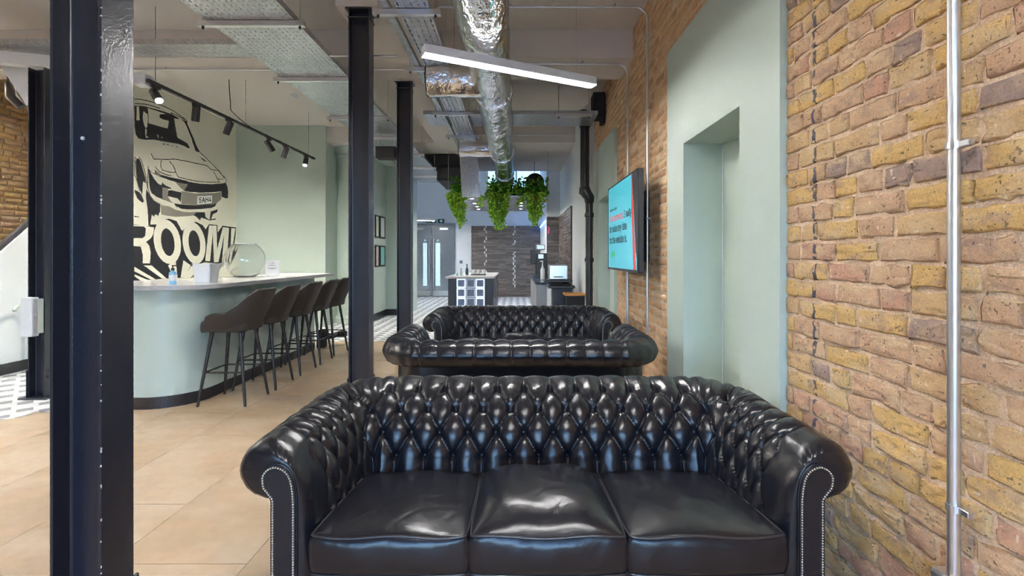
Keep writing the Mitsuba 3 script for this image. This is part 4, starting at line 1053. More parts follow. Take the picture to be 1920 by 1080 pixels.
for i, (y, a, lab) in enumerate(((4.53, 0, 'nearest'), (5.06, .03, 'second'), (5.65, -.02, 'third'), (6.18, .02, 'fourth'), (6.73, -.12, 'furthest'))):
    k = thing('bar_stool', 'dark brown bucket bar stool on black legs, %s at the mint bar' % lab, 'bar stool', 'bar stools along the counter')
    g = lambda m: moved(m, -2.66, y, 0, a)
    part(k, 'shell', g(SP[0]), 'm_stool', smooth=60); part(k, 'seat', g(SP[1]), 'm_stool', smooth=60)
    for m in SP[2]: part(k, 'leg', g(m), 'm_black', smooth=40)
    for m in SP[3]: part(k, 'footrest', g(m), 'm_black', smooth=40)
    part(k, 'seat_plate', g(SP[4]), 'm_black')

# ------------------------------------------------------------------ things on the bar
def glass(key, **kw):
    scene[key] = {'type': 'dielectric', 'int_ior': 1.5, 'ext_ior': 1.0, **kw}
glass('m_glass')
scene['m_pane'] = {'type': 'thindielectric', 'int_ior': 1.5}
pr('m_rim', (.70, .74, .73), .08, .8)
R = .235
th = np.linspace(math.radians(-62), math.radians(58), 40)
outer = [(.0, -R * math.sin(math.radians(62)))] + [(R * math.cos(t), R * math.sin(t)) for t in th]
inner = [((R - .008) * math.cos(t), (R - .008) * math.sin(t)) for t in th[::-1]] + [(0, -R * math.sin(math.radians(62)) + .014)]
single('fish_bowl', 'round clear glass fish bowl on the bar', 'bowl', lathe(outer + inner, 56, (-3.37, 5.96, 1.101 + R * math.sin(math.radians(62)))), 'm_glass', smooth=50)
RR = R * math.cos(math.radians(58)); part('fish_bowl', 'rim', tube([(-3.37 + RR * math.cos(t), 5.96 + RR * math.sin(t), 1.101 + R * (math.sin(math.radians(62)) + math.sin(math.radians(58)))) for t in np.linspace(0, 2 * math.pi, 40, endpoint=False)], .004, 8, closed=True), 'm_rim', smooth=True)
pr('m_plastic_white', (.78, .78, .77), .35, .5)
k = thing('plastic_bucket', 'square white plastic tub on the bar', 'tub')
def taper(cx, cy, z0, z1, a0, a1, r=.02):
    p = rounded([(-1, -1), (1, -1), (1, 1), (-1, 1)], [.2] * 4)
    c = np.array(p.exterior.coords)[:-1]
    rows_ = [(c * a0 * .96, z0), (c * a0, z0 + .004), (c * a1, z1), (c * (a1 - .004), z1), (c * (a0 - .004), z0 + .01), (c * .001, z0 + .01)]
    G = np.array([np.column_stack([q[:, 0] + cx, q[:, 1] + cy, np.full(len(q), z)]) for q, z in [(c * .001, z0)] + rows_]).transpose(1, 0, 2)
    m = trimesh.Trimesh(G.reshape(-1, 3), grid_faces(len(c), G.shape[1], wrap_u=True), process=False)
    if m.volume < 0: m.faces = m.faces[:, ::-1]
    return m
part(k, 'tub', taper(-3.00, 4.65, 1.101, 1.285, .072, .086), 'm_plastic_white', smooth=40)
part(k, 'rim', tube([(-3.00 + sx * .086, 4.65 + sy * .086, 1.285) for sx, sy in ((-1, -1), (1, -1), (1, 1), (-1, 1))], .004, 6, closed=True), 'm_plastic_white')
k = thing('sanitiser_bottle', 'pale blue pump bottle with a black top on the bar', 'bottle')
pr('m_bluegel', (.24, .50, .68), .15, .5)
part(k, 'bottle', lathe([(0, 0), (.028, 0), (.031, .004), (.031, .098), (.026, .112), (.012, .120), (.012, .126), (0, .126)], 24, (-3.17, 4.43, 1.101)), 'm_bluegel', smooth=40)
part(k, 'label_band', lathe([(.0316, .03), (.0316, .085)], 24, (-3.17, 4.43, 1.101)), 'm_plastic_white', smooth=True, label='white and blue label')
part(k, 'pump', cat([cyl(-3.17, 4.43, 1.227, 1.247, .014, 14), cyl(-3.17, 4.43, 1.247, 1.268, .005, 10), bev(-3.178, -3.135, 4.423, 4.437, 1.266, 1.276, .003)]), 'm_black')
k = thing('menu_card', 'white printed card in a stand on the bar right of the glass bowl', 'card')
mk = lambda m: basis(m, (.97, .24, 0), (.04, -.12, .99), (.24, -.96, -.13), (-3.23, 6.36, 1.102))
part(k, 'card', mk(bev(-.085, .085, 0, .20, -.002, .002, .0008)), 'm_plastic_white')
part(k, 'foot', bev(-3.31, -3.15, 6.33, 6.40, 1.1005, 1.108, .002), 'm_plastic_white')
for y0, a, b_ in ((.165, -.025, .025), (.135, -.03, .03), (.095, -.055, .055), (.088, -.03, .03)):
    part(k, 'print_line', mk(bev(a, b_, y0, y0 + .005, .0021, .0026, .0001)), 'm_greyink')

# ------------------------------------------------------------------ mural
def polys(lst): return unary_union([Polygon(p).buffer(0) for p in lst])
blk, crm, hol, gry = polys(MURAL['black']), polys(MURAL['cream']), polys(MURAL['hole']), polys(MURAL['grey'])
lin = unary_union([LineString(p).buffer(.006) for p in MURAL['lines']])
plate = Polygon(MURAL['plate']).buffer(0)
blk = blk.difference(crm).union(hol).union(lin).difference(plate).difference(gry)
gry = gry.difference(plate).difference(crm)
clip = sbox(5.98, 1.0, 9.24, 3.85)
onwall = lambda poly, d: basis(extrude(poly.intersection(clip), d), (0, 1, 0), (0, 0, 1), (1, 0, 0), (-5.4, 0, 0))
k = thing('wall_mural', 'black printed mural of a sports car above the word ROOM! on the cream wall', 'mural')
part(k, 'car_print', onwall(blk, .0012), 'm_ink', label='black print of car, letters and rays')
part(k, 'screen_tint', onwall(gry, .0012), 'm_greyink', label='grey dotted areas of the print')
part(k, 'number_plate', onwall(plate, .0016), 'm_plastic_white', label='white number plate reading 5AH4')
tm = meshkit.text_mesh('5AH4', 1.0, depth=1.0, bold=True)
w_ = tm.bounds[1][0] - tm.bounds[0][0]
P4 = np.array(MURAL['plate'])
bl, brr, tl = P4[3], P4[2], P4[0]
ex = np.array([0, *(brr - bl)]) * .84 / w_; ez = np.array([0, *(tl - bl)]) * .66
o = np.array([-5.3984, *(bl + (brr - bl) * .08 + (tl - bl) * .17)])
part(k, 'plate_lettering', basis(tm, ex, ez, (.0006, 0, 0), o), 'm_ink', label='black characters 5AH4')

# pictures on the pier, round pillar
pr('m_mat_cream', (.62, .60, .42), .5); pr('m_mat_teal', (.16, .42, .40), .5); pr('m_mat_pink', (.52, .40, .38), .5); pr('m_mat_pale', (.45, .52, .50), .5)
for (y0, y1, z0, z1, mt, lab) in ((10.14, 10.40, 1.75, 2.235, 'm_mat_cream', 'upper left'), (10.48, 10.87, 1.75, 2.235, 'm_mat_pale', 'upper right'), (10.14, 10.40, 1.13, 1.59, 'm_mat_pink', 'lower left'), (10.48, 10.87, 1.13, 1.59, 'm_mat_teal', 'lower right')):
    k = thing('framed_picture', 'black framed picture on the mint pier, %s of four' % lab, 'picture', 'pictures on the pier')
    fp = sbox(y0, z0, y1, z1); 
    part(k, 'frame', wall_yz(fp.difference(fp.buffer(-.03, join_style=2)), -2.989, -2.965), 'm_black')
    part(k, 'print', wall_yz(fp.buffer(-.028, join_style=2), -2.988, -2.975), mt)
k = thing('round_pillar', 'round mint pillar with a ring near its top behind the stools', 'pillar')
part(k, 'shaft', lathe([(.42, 0), (.42, .10), (.37, .14), (.35, .2), (.34, 1.8), (.33, 3.38)], 40, (-3.40, 10.05, 0)), 'm_mint', smooth=30)
part(k, 'capital', lathe([(.33, 3.36), (.365, 3.375), (.37, 3.40), (.34, 3.42), (.36, 3.47), (.44, 3.56), (.44, SOFFIT)], 40, (-3.40, 10.05, 0)), 'm_mint', smooth=30)

# ------------------------------------------------------------------ television
XT = 1.08
k = thing('television', 'large flat television with a turquoise screen on a wall bracket over the brick', 'television')
part(k, 'casing', bev(XT + .001, XT + .05, 4.245, 5.62, 1.208, 2.14, .006), 'm_black', smooth=30)
part(k, 'bezel', wall_yz(sbox(4.245, 1.208, 5.62, 2.14).difference(sbox(4.275, 1.232, 5.607, 2.128)), XT - .006, XT + .002), 'm_black')
part(k, 'bracket', cat([bev(XT + .05, XT + .075, 4.75, 5.15, 1.45, 1.95, .004), bev(XT + .07, 1.30, 4.88, 4.96, 1.55, 1.62, .004), bev(XT + .07, 1.30, 4.88, 4.96, 1.72, 1.79, .004), bev(1.26, 1.305, 4.70, 5.15, 1.30, 2.0, .004)]), 'm_black')
def screen(y0, y1, z0, z1, d, key):
    return wall_yz(sbox(y0, z0, y1, z1), XT - d, XT + .001)
scr = lambda c: {'type': 'principled', 'base_color': {'type': 'rgb', 'value': [x * .3 for x in c]}, 'roughness': .12, 'specular': .5}
part(k, 'screen', screen(4.275, 5.607, 1.232, 2.128, .002, 0), scr((.1, .5, .6)), label='lit turquoise screen', emitter=area((.085, .50, .62), SCREEN_L))
red = Polygon([(4.50, 2.128), (4.475, 2.128), (4.44, 1.9), (4.37, 1.5), (4.32, 1.232), (4.42, 1.232), (4.45, 1.5), (4.49, 1.85)])
part(k, 'red_band', wall_yz(red, XT - .0028, XT), scr((.5, .05, .04)), label='red curved band on the screen', emitter=area((.55, .035, .03), SCREEN_L))
part(k, 'dark_picture', wall_yz(Polygon([(4.475, 2.128), (4.275, 2.128), (4.275, 1.30), (4.33, 1.40), (4.40, 1.75)]), XT - .0025, XT), 'm_black', label='dark picture at the right edge of the screen')
def screen_text(s, y, z, h, mat, bold=True, **kw):
    t_ = meshkit.text_mesh(s, h, depth=.0008, bold=bold)
    return part(k, 'screen_lettering', basis(t_, (0, -1, 0), (0, 0, 1), (-1, 0, 0), (XT - .0022, y, z)), mat, **kw)
screen_text('customer of ours', 5.52, 1.86, .034, 'm_ink', False)
screen_text('Your comment.', 5.54, 1.745, .07, scr((.6, .1, .1)), emitter=area((.55, .06, .06), SCREEN_L))
screen_text('I really', 4.81, 1.745, .07, 'm_ink')
screen_text('do value any idea', 5.54, 1.625, .075, 'm_ink')
screen_text('for the website is.', 5.54, 1.50, .075, 'm_ink')
part(k, 'screen_button', wall_yz(sbox(5.25, 1.35, 5.45, 1.41), XT - .003, XT), scr((.05, .5, .3)), label='green button on the screen', emitter=area((.03, .45, .2), SCREEN_L))
single('television_cable', 'thin white cable down the brick below the television', 'cable', tube([(1.268, 5.53, 1.3), (1.268, 5.53, .35)], .007, 6), 'm_white', smooth=True)
# ------------------------------------------------------------------ far end: doors, island, kitchen, plants
pr('m_door', (.115, .14, .165), .4, .4)
pr('m_steel', (.60, .60, .60), .32, metallic=1.0)
pr('m_grey_dark', (.028, .03, .042), .4, .4)
pr('m_grey_unit', (.26, .27, .29), .45, .4)
pr('m_worktop_dark', (.03, .045, .07), .12, .5)
pr('m_wood_orange', (.52, .22, .06), .5, .4)
pr('m_frost', (.45, .60, .68), .25, .5)
for i, (x0, x1, lab) in enumerate(((-3.52, -2.835, 'left'), (-2.825, -2.13, 'right'))):
    s = 'door_%d' % (i + 1)
    g0, g1 = ((x0 + .40, x0 + .54) if i == 0 else (x0 + .12, x0 + .28))
    leaf = sbox(x0, .012, x1, 2.36).difference(sbox(g0, .36, g1, 1.80))
    fw = lambda poly, d0, d1: basis(extrude(poly, d1 - d0), (1, 0, 0), (0, 0, 1), (0, -1, 0), (0, YB - d0, 0))
    struct(s, fw(leaf, .0, .05), 'm_door', label='%s leaf of the grey double doors' % lab)
    part(s, 'pane', fw(sbox(g0, .36, g1, 1.80), .01, .02), 'm_frost', label='narrow glazed slot', emitter=area((.55, .85, 1.0), .2))
    part(s, 'kick_plate', fw(sbox(x0 + .03, .03, x1 - .03, .20), .051, .054), 'm_steel')
    hx = x1 - .07 if i == 0 else x0 + .07
    part(s, 'pull_handle', cat([tube([(hx, YB - .11, .25), (hx, YB - .11, 1.95)], .018, 10), tube([(hx, YB - .05, .4), (hx, YB - .11, .4)], .01, 8), tube([(hx, YB - .05, 1.8), (hx, YB - .11, 1.8)], .01, 8)]), 'm_steel', smooth=40)
    cx = x0 + .12 if i == 0 else x1 - .42
    part(s, 'closer', bev(cx, cx + .28, YB - .12, YB - .051, 2.23, 2.30, .004), 'm_steel')
    part(s, 'sign_disc', basis(cyl(0, 0, 0, .004, .04, 20), (1, 0, 0), (0, 0, 1), (0, -1, 0), ((g0 + g1) / 2, YB - .051, 1.88)), 'm_mat_blue' if False else 'm_bluegel', label='small blue disc above the glazed slot')
struct('trim_9', cat([bev(-3.60, -3.52, YB - .06, YB, 0, 2.44, .004), bev(-2.13, -2.05, YB - .06, YB, 0, 2.44, .004), bev(-3.6, -2.05, YB - .06, YB, 2.365, 2.44, .004)]), 'm_door', label='grey frame of the double doors')
pr('m_sign_green', (.012, .05, .045), .4)
k = thing('exit_sign', 'dark green exit sign with a white running figure and arrow above the grey doors', 'sign')
part(k, 'panel', bev(-3.02, -2.68, YB - .02, YB - .002, 2.47, 2.58, .003), 'm_sign_green')
part(k, 'panel', bev(-2.63, -2.41, YB - .02, YB - .002, 2.465, 2.60, .003), 'm_sign_green')
fs = lambda poly: basis(extrude(poly, .003), (1, 0, 0), (0, 0, 1), (0, -1, 0), (0, YB - .0205, 0))
run = unary_union([Point(-2.93, 2.56).buffer(.012), LineString([(-2.935, 2.545), (-2.945, 2.515), (-2.92, 2.50), (-2.93, 2.482)]).buffer(.007), LineString([(-2.945, 2.515), (-2.975, 2.50)]).buffer(.006), LineString([(-2.935, 2.54), (-2.905, 2.525)]).buffer(.005), LineString([(-2.937, 2.54), (-2.965, 2.53)]).buffer(.005)])
part(k, 'running_figure', fs(run), 'm_plastic_white')
part(k, 'door_mark', fs(sbox(-2.83, 2.485, -2.74, 2.565)), 'm_plastic_white')
part(k, 'arrow', fs(unary_union([sbox(-2.535, 2.49, -2.505, 2.575), sbox(-2.57, 2.52, -2.47, 2.55)])), 'm_plastic_white')
single('light_switch', 'dark square switch on the white wall right of the grey doors', 'switch', bev(-1.90, -1.80, YB - .012, YB - .001, 1.11, 1.21, .003), 'm_door')

# dark brown tiling
def tile_colour(p, n, uv):
    o = uv.x * 23.0
    g = fbm(p.x * 2.5 + p.y * 2.5 + o, p.z * 34 + o, o, 3)
    col = mix(c3(.060, .047, .042), c3(.135, .108, .095), smoothstep(.35, .7, g))
    return col * (.75 + .6 * uv.y)
pr('m_tile_brown', proc(tile_colour), .35, .5)
pr('m_grout_dark', (.10, .09, .085), .8)
pr('m_accent', (.66, .63, .60), .2, .5)
def tiling(holder, a0, a1, z1, place, seed, L=.46, h=.074):
    r = random.Random(seed); ms, uvs = [], []
    z, row = .0, 0
    while z < z1 - .01:
        a = a0 - (L / 2 if row % 2 else 0)
        while a < a1:
            p, q_ = max(a + .002, a0), min(a + L - .002, a1)
            if q_ - p > .02:
                m = place(bev(p, q_, -.010 - .004 * r.random(), 0, z + .002, min(z + h - .002, z1), .0015))
                ms.append(m); uvs.append(np.tile([r.random(), r.random()], (len(m.vertices), 1)))
            a += L
        z += h; row += 1
    part(holder, 'tiling', cat(ms), 'm_tile_brown', uv=np.vstack(uvs), kind='stuff', label='rows of dark brown wood-look tiles')
struct('wall_kitchen_back', quadbox(-1.50, .80, YB - .06, YB - .012, 0, 2.36), 'm_grout_dark', label='dark brown tiled wall behind the island')
tiling('wall_kitchen_back', -1.50, .80, 2.36, lambda m: basis(m, (1, 0, 0), (0, 1, 0), (0, 0, 1), (0, YB - .06, 0)), 3)
q = random.Random(4); ms = []
for cx in (-1.03, -.07):
    z, s = .3, 1
    while z < 2.33:
        h = .05 + .07 * q.random()
        if q.random() < .8: ms.append(bev(cx + s * .025 - .018, cx + s * .025 + .018, YB - .082, YB - .07, z, z + h, .002))
        s = -s; z += h
part('wall_kitchen_back', 'accent_tiles', cat(ms), 'm_accent', kind='stuff', label='zigzag lines of small pale tiles')
struct('wall_kitchen_side', cat([quadbox(.80, 1.145, 12.60, 12.635, 0, 2.39), quadbox(1.125, 1.149, 9.85, 12.61, 0, 2.39)]), 'm_grout_dark', label='dark brown tiled corner at the coffee counter')
tiling('wall_kitchen_side', .80, 1.12, 2.39, lambda m: basis(m, (1, 0, 0), (0, 1, 0), (0, 0, 1), (0, 12.60, 0)), 5)
tiling('wall_kitchen_side', 9.85, 12.58, 2.39, lambda m: basis(m, (0, 1, 0), (1, 0, 0), (0, 0, 1), (1.125, 0, 0)), 6)
struct('window_1', cat([bev(-1.0, 1.0, YB - .05, YB - .005, 4.26, 4.32, .004), bev(-1.0, 1.0, YB - .05, YB - .005, 3.36, 3.42, .004), bev(-.03, .03, YB - .05, YB - .005, 3.42, 4.26, .004), bev(-1.0, -.94, YB - .05, YB - .005, 3.42, 4.26, .004), bev(.94, 1.0, YB - .05, YB - .005, 3.42, 4.26, .004)]), 'm_white', label='high window at the back with a blue glow')
for x0, x1 in ((-.94, -.03), (.03, .94)):
    part('window_1', 'pane', quadbox(x0, x1, YB - .03, YB - .02, 3.42, 4.26), 'm_frost', label='daylit bluish pane', emitter=area((.22, .55, 1.0), 1.2))

# island with glass blocks
k = thing('kitchen_island', 'dark island with a pale worktop and a panel of glass blocks', 'island')
part(k, 'body', cat([bev(-1.42, -1.25, 10.0, 12.5, 0, .89, .003), bev(-.655, -.48, 10.0, 12.5, 0, .89, .003), bev(-1.25, -.655, 10.11, 12.5, 0, .89, .003)]), 'm_grey_dark')
part(k, 'worktop', bev(-1.47, -.455, 9.94, 12.6, .892, .93, .004), 'm_stone_top', smooth=30, label='pale worktop')
pr('m_block_frame', (.55, .62, .75), .15, .6)
pr('m_block_face', (.13, .17, .26), .08, .7, bump=proc(lambda p, n, uv: fbm(p.x * 26, p.z * 26, 2.0, 2) * .03, 1e-3), scale=1.0)
pr('m_mortar_white', (.6, .62, .66), .7)
for r in range(4):
    for c in range(3):
        x0, z1 = -1.25 + .1983 * c, .888 - .1983 * r
        g = part(k, 'glass_block', bev(x0 + .006, x0 + .192, 10.035, 10.10, z1 - .192, z1 - .006, .012), 'm_block_face', smooth=30)
        fr_ = sbox(x0 + .004, z1 - .194, x0 + .194, z1 - .004); fr_ = fr_.difference(fr_.buffer(-.026, join_style=1))
        e = {} if c == 1 else {'emitter': area((.55, .72, 1.0), .42)}
        part(g, 'rim', basis(extrude(fr_, .02), (1, 0, 0), (0, 0, 1), (0, -1, 0), (0, 10.04, 0)), 'm_block_frame', label='backlit rim of the glass block', **e)
for y in (10.25, 10.6):
    part(k, 'handle', cat([tube([(-.465, y, .45), (-.445, y, .45), (-.445, y, .80), (-.465, y, .80)], .008, 6)]), 'm_steel')
k = thing('cup_tray', 'black tray of white cups on the island', 'tray')
part(k, 'tray', bev(-1.02, -.70, 10.75, 11.1, .931, .955, .006), 'm_black')
for i in range(6):
    cx, cy = -.975 + .115 * (i % 3), 10.83 + .16 * (i // 3)
    single('white_cup', 'white cup on the black tray on the island, %s row, %s' % (('front', 'back')[i // 3], ('left', 'middle', 'right')[i % 3]), 'cup', lathe([(0, .956), (.03, .956), (.046, 1.05), (.043, 1.05), (.028, .965), (0, .965)], 18, (cx, cy, 0)), 'm_plastic_white', smooth=40, group='white cups on the tray')
single('wine_bottle', 'slim dark green bottle on the island', 'bottle', lathe([(0, .931), (.03, .931), (.032, .94), (.032, 1.06), (.012, 1.10), (.012, 1.18), (0, 1.18)], 16, (-1.12, 10.9, 0)), 'm_sign_green', smooth=40)
k = thing('soap_bottle', 'pale green pump bottle on the island', 'bottle')
part(k, 'bottle', lathe([(0, .931), (.03, .931), (.032, .94), (.032, 1.03), (.014, 1.05), (0, 1.05)], 16, (-1.20, 10.45, 0)), 'm_mat_pale', smooth=40)
part(k, 'pump', cyl(-1.20, 10.45, 1.05, 1.095, .010, 10), 'm_black')
single('small_jar', 'tiny green jar on the island left of the pump bottle', 'jar', lathe([(0, .931), (.022, .931), (.022, .97), (.016, .985), (0, .985)], 14, (-1.30, 10.6, 0)), 'm_mat_teal', smooth=40)

# coffee counter and what stands on it
k = thing('coffee_counter', 'grey kitchen counter with a dark worktop at the right wall', 'counter')
part(k, 'cabinet', cat([bev(.39, .78, 9.06, 12.58, 0, .825, .004)]), 'm_grey_unit')
for i in range(5):
    part(k, 'door', bev(.378, .389, 9.1 + .69 * i, 9.1 + .69 * i + .67, .11, .80, .003), 'm_grey_unit')
part(k, 'worktop', bev(.355, .795, 9.0, 12.585, .827, .862, .004), 'm_worktop_dark', label='dark glossy worktop')
k = thing('coffee_machine', 'tall black coffee machine on the dark worktop', 'machine')
part(k, 'body', cat([bev(.45, .70, 10.9, 11.4, .863, 1.42, .012), bev(.33, .47, 10.95, 11.3, 1.18, 1.50, .01), bev(.40, .72, 10.85, 11.35, .863, .93, .008)]), 'm_black', smooth=30)
part(k, 'hopper', bev(.46, .66, 10.95, 11.3, 1.50, 1.62, .015), 'm_steel', smooth=30, label='steel bean hopper')
part(k, 'panel', bev(.50, .62, 10.893, 10.899, 1.30, 1.40, .002), 'm_steel')
k = thing('syrup_bottle', 'white pump bottle in front of the coffee machine', 'bottle')
part(k, 'bottle', lathe([(0, .863), (.045, .863), (.048, .875), (.048, 1.08), (.02, 1.12), (.02, 1.15), (0, 1.15)], 18, (.56, 10.2, 0)), 'm_plastic_white', smooth=40)
part(k, 'pump', cat([cyl(.56, 10.2, 1.15, 1.24, .012, 10), bev(.50, .575, 10.19, 10.21, 1.235, 1.26, .004)]), 'm_plastic_white')
k = thing('toaster_oven', 'silver counter oven on the black trolley', 'oven')
part(k, 'casing', bev(.585, .905, 8.45, 8.85, .945, 1.20, .012), 'm_galv_bright', smooth=30)
part(k, 'vent', bev(.66, .82, 8.443, 8.449, .98, 1.005, .002), 'm_grey_unit')
k = thing('black_trolley', 'black trolley with trays beside the coffee counter', 'trolley')
part(k, 'top', cat([bev(.57, .98, 8.35, 8.95, .90, .944, .006), bev(.56, 1.02, 8.30, 8.95, .80, .845, .006)]), 'm_black')
part(k, 'shelf', cat([bev(.60, .95, 8.36, 8.9, .846, .875, .01), bev(.62, .80, 8.34, 8.6, .876, .898, .008)]), 'm_black_matt')
for x, m_ in ((.59, 'm_plastic_white'), (.97, 'm_black')):
    for y in (8.38, 8.9):
        part(k, 'leg', bev(x - .02, x + .02, y - .02, y + .02, 0, .80, .003), m_)
part(k, 'side_panel', bev(.66, .95, 8.5, 8.9, .10, .795, .004), 'm_grey_dark')
k = thing('black_cabinet', 'low black cabinet with an orange wood top against the right wall', 'cabinet')
part(k, 'body', bev(.84, 1.14, 8.02, 8.28, 0, .70, .004), 'm_black')
part(k, 'top', bev(.80, 1.147, 7.92, 8.29, .702, .735, .004), 'm_wood_orange', label='orange wood top')
part(k, 'drawer', bev(.85, 1.13, 8.008, 8.019, .42, .66, .003), 'm_black_matt')
single('blue_led_strip', 'blue light strip in the kitchen recess', 'light', bev(.775, .795, 13.0, 15.9, 2.30, 2.325, .003), 'm_frost', emitter=area((.05, .28, 1.0), 9))
pr('m_pink', (.75, .05, .30), .4)
single('pink_neon_sign', 'small pink neon squiggle on the brown tiles', 'sign', tube([(.83, 12.58, 2.12), (.86, 12.575, 2.10), (.865, 12.575, 2.05), (.84, 12.575, 2.03), (.855, 12.575, 1.98), (.83, 12.575, 1.95)], .008, 6), 'm_pink', emitter=area((1.0, .06, .35), .5))

# gantry over the island with plants
k = thing('hanging_gantry', 'grey slatted gantry hung over the island with small lamps below', 'rack')
part(k, 'front_edge', bev(-1.46, .72, 10.0, 10.03, 2.585, 2.62, .003), 'm_galv')
for i in range(9):
    part(k, 'slat', bev(-1.42, .66, 10.06 + .36 * i, 10.38 + .36 * i, 2.60, 2.612, .002), 'm_galv')
for x in (-1.43, -.38, .66):
    part(k, 'side_bar', bev(x - .015, x + .015, 10.0, 13.3, 2.612, 2.65, .003), 'm_galv')
    for y in (10.1, 13.1): part(k, 'rod', tube([(x, y, 2.65), (x, y, SOFFIT if y < 12.4 else 4.45)], .005, 6), 'm_galv')
for i, (x, y) in enumerate(((-.95, 10.26), (-.97, 11.2), (-.97, 11.9), (-.99, 12.6), (.12, 11.1), (.12, 11.7), (.12, 12.5))):
    s_ = thing('gantry_lamp', 'small round lamp under the gantry, %s, %s from the front' % ('left row' if i < 4 else 'right row', ('first', 'second', 'third', 'fourth')[i if i < 4 else i - 4]), 'light', 'lamps under the gantry, left row' if i < 4 else 'lamps under the gantry, right row')
    part(s_, 'ring', lathe([(.05, 2.6), (.05, 2.585), (.036, 2.582), (.036, 2.6)], 18, (x, y, 0)), 'm_steel', smooth=40)
    dd = lathe([(0, 2.584), (.036, 2.584)], 18, (x, y, 0)); dd.faces = dd.faces[:, ::-1]
    n_ = np.cross(dd.vertices[dd.faces[-1][1]] - dd.vertices[dd.faces[-1][0]], dd.vertices[dd.faces[-1][2]] - dd.vertices[dd.faces[-1][0]])
    if n_[2] > 0: dd.faces = dd.faces[:, ::-1]
    part(s_, 'lens', dd, lamp_bsdf(), emitter=area((1, .97, .93), 420))

def leaf_c(p, n, uv):
    return mix(c3(.09, .25, .015), c3(.36, .60, .06), uv.x) * (.8 + .4 * uv.y)
scene['m_leaf'] = {'type': 'twosided', 'b': {'type': 'principled', 'base_color': proc(leaf_c), 'roughness': .45, 'specular': .4}}
pr('m_stem', (.06, .09, .02), .7)
pr('m_flower', (.55, .05, .03), .5)
def leaves(pts, dirs, size, seed, tone=(0, 1)):
    """folded pointed leaves at the points"""
    r = np.random.default_rng(seed)
    n = len(pts)
    d = dirs + r.normal(0, .35, (n, 3)); d /= np.linalg.norm(d, axis=1, keepdims=True)
    s = np.cross(d, r.normal(0, 1, (n, 3))); s /= np.linalg.norm(s, axis=1, keepdims=True)
    u = np.cross(d, s)
    L = size * r.uniform(.6, 1.3, (n, 1)); W = L * r.uniform(.26, .42, (n, 1))
    v0 = pts; v1 = pts + d * L * .4 + s * W + u * L * .06; v2 = pts + d * L; v3 = pts + d * L * .4 - s * W + u * L * .06; v4 = pts + d * L * .5 - u * L * .07
    V = np.stack([v0, v1, v2, v3, v4], 1).reshape(-1, 3)
    f = np.array([[0, 1, 4], [1, 2, 4], [2, 3, 4], [3, 0, 4]])
    Fv = (np.arange(n)[:, None, None] * 5 + f[None]).reshape(-1, 3)
    uv = np.repeat(np.stack([r.uniform(*tone, n), r.uniform(0, 1, n)], 1), 5, 0)
    return trimesh.Trimesh(V, Fv, process=False), uv
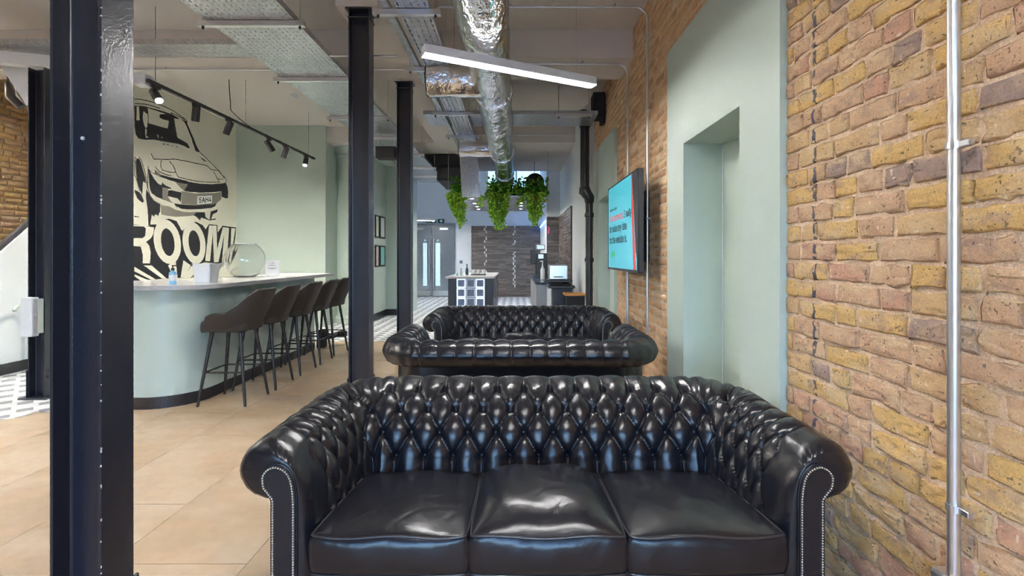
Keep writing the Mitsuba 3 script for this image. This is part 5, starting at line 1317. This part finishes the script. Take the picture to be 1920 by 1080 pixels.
def vine_clump(label, x0, x1, zt, zb, y, drift, seed, n_str=26, name='hanging_plant', size=.072, tone=(.15, 1)):
    r = np.random.default_rng(seed)
    k = thing(name, label, 'plant', 'hanging plants on the gantry')
    P_, D_, st = [], [], []
    for i in range(n_str):
        a = r.random(); x = x0 + (x1 - x0) * a; L = (zt - zb) * (1 - .75 * abs(a - .5) ** 1.2 * 1.6) * r.uniform(.55, 1.0)
        yy = y + r.uniform(-.22, .12)
        t = np.linspace(0, 1, 7)
        path = np.stack([x + drift * t * L + .03 * np.sin(t * 5 + i) + (((x0 + x1) / 2) - x) * t * .25, yy - .06 * np.sin(t * 2.5) + .02 * np.cos(t * 7 + i), zt - L * t ** 1.05], 1)
        st.append(tube(path, .003, 4, cap=False))
        m = int(L * 95)
        tt = r.random(m)
        q = np.stack([np.interp(tt, t, path[:, j]) for j in range(3)], 1)
        P_.append(q + r.normal(0, .016, q.shape)); D_.append(np.stack([r.normal(0, .6, m), r.normal(-.2, .6, m), -np.abs(r.normal(.6, .3, m))], 1))
    m, uv = leaves(np.vstack(P_), np.vstack(D_), size, seed, tone)
    part(k, 'foliage', m, 'm_leaf', uv=uv, kind='stuff', label='small bright green leaves on hanging shoots')
    part(k, 'stems', cat(st), 'm_stem', kind='stuff', label='thin trailing stems')
    return k
vine_clump('bright green plant hanging from the left end of the gantry', -1.42, -1.10, 2.66, 1.93, 10.0, .20, 1, 30)
vine_clump('bright green plant hanging from the middle of the gantry', -.62, -.16, 2.66, 1.84, 10.0, .06, 2, 40)
vine_clump('bright green plant hanging from the right end of the gantry, with a red flower', .25, .62, 2.66, 1.84, 10.0, -.10, 3, 26)
part('hanging_plant_002', 'flower', sphere((.42, 9.93, 2.55), .04, 1), 'm_flower', label='red flower')
part('hanging_plant_002', 'flower', sphere((.56, 9.93, 2.50), .035, 1), 'm_wood_orange', label='orange flower')
vine_clump('sparse yellowish vine trailing from the gantry between middle and right plants', .02, .20, 2.62, 2.25, 10.0, -.5, 5, 6, size=.05, tone=(.9, 1.4))
vine_clump('sparse pale vine left of the middle plant', -.76, -.66, 2.62, 2.24, 10.05, -.1, 6, 5, size=.05, tone=(.9, 1.3))
for i, (x0, x1, lab) in enumerate(((-1.35, -1.0, 'above its left end'), (-.60, .02, 'above its middle'), (.02, .66, 'above its right end'))):
    r = np.random.default_rng(40 + i); n = 900 if i else 500
    pts = np.stack([r.uniform(x0, x1, n), r.uniform(9.95, 10.7, n), 2.62 + np.abs(r.normal(0, .15, n))], 1); pts[:, 2] = np.minimum(pts[:, 2], 3.0)
    m, uv = leaves(pts, np.stack([r.normal(0, .6, n), r.normal(-.3, .5, n), np.abs(r.normal(.3, .5, n))], 1), .085, 50 + i, (-.35, .35))
    k = thing('bushy_plant', 'dark bushy plant standing on the gantry, ' + lab, 'plant', None)
    part(k, 'foliage', m, 'm_leaf', uv=uv, kind='stuff', label='dark green leaves')
    part(k, 'trough', bev(x0, x1, 10.15, 10.45, 2.615, 2.74, .01), 'm_black_matt')
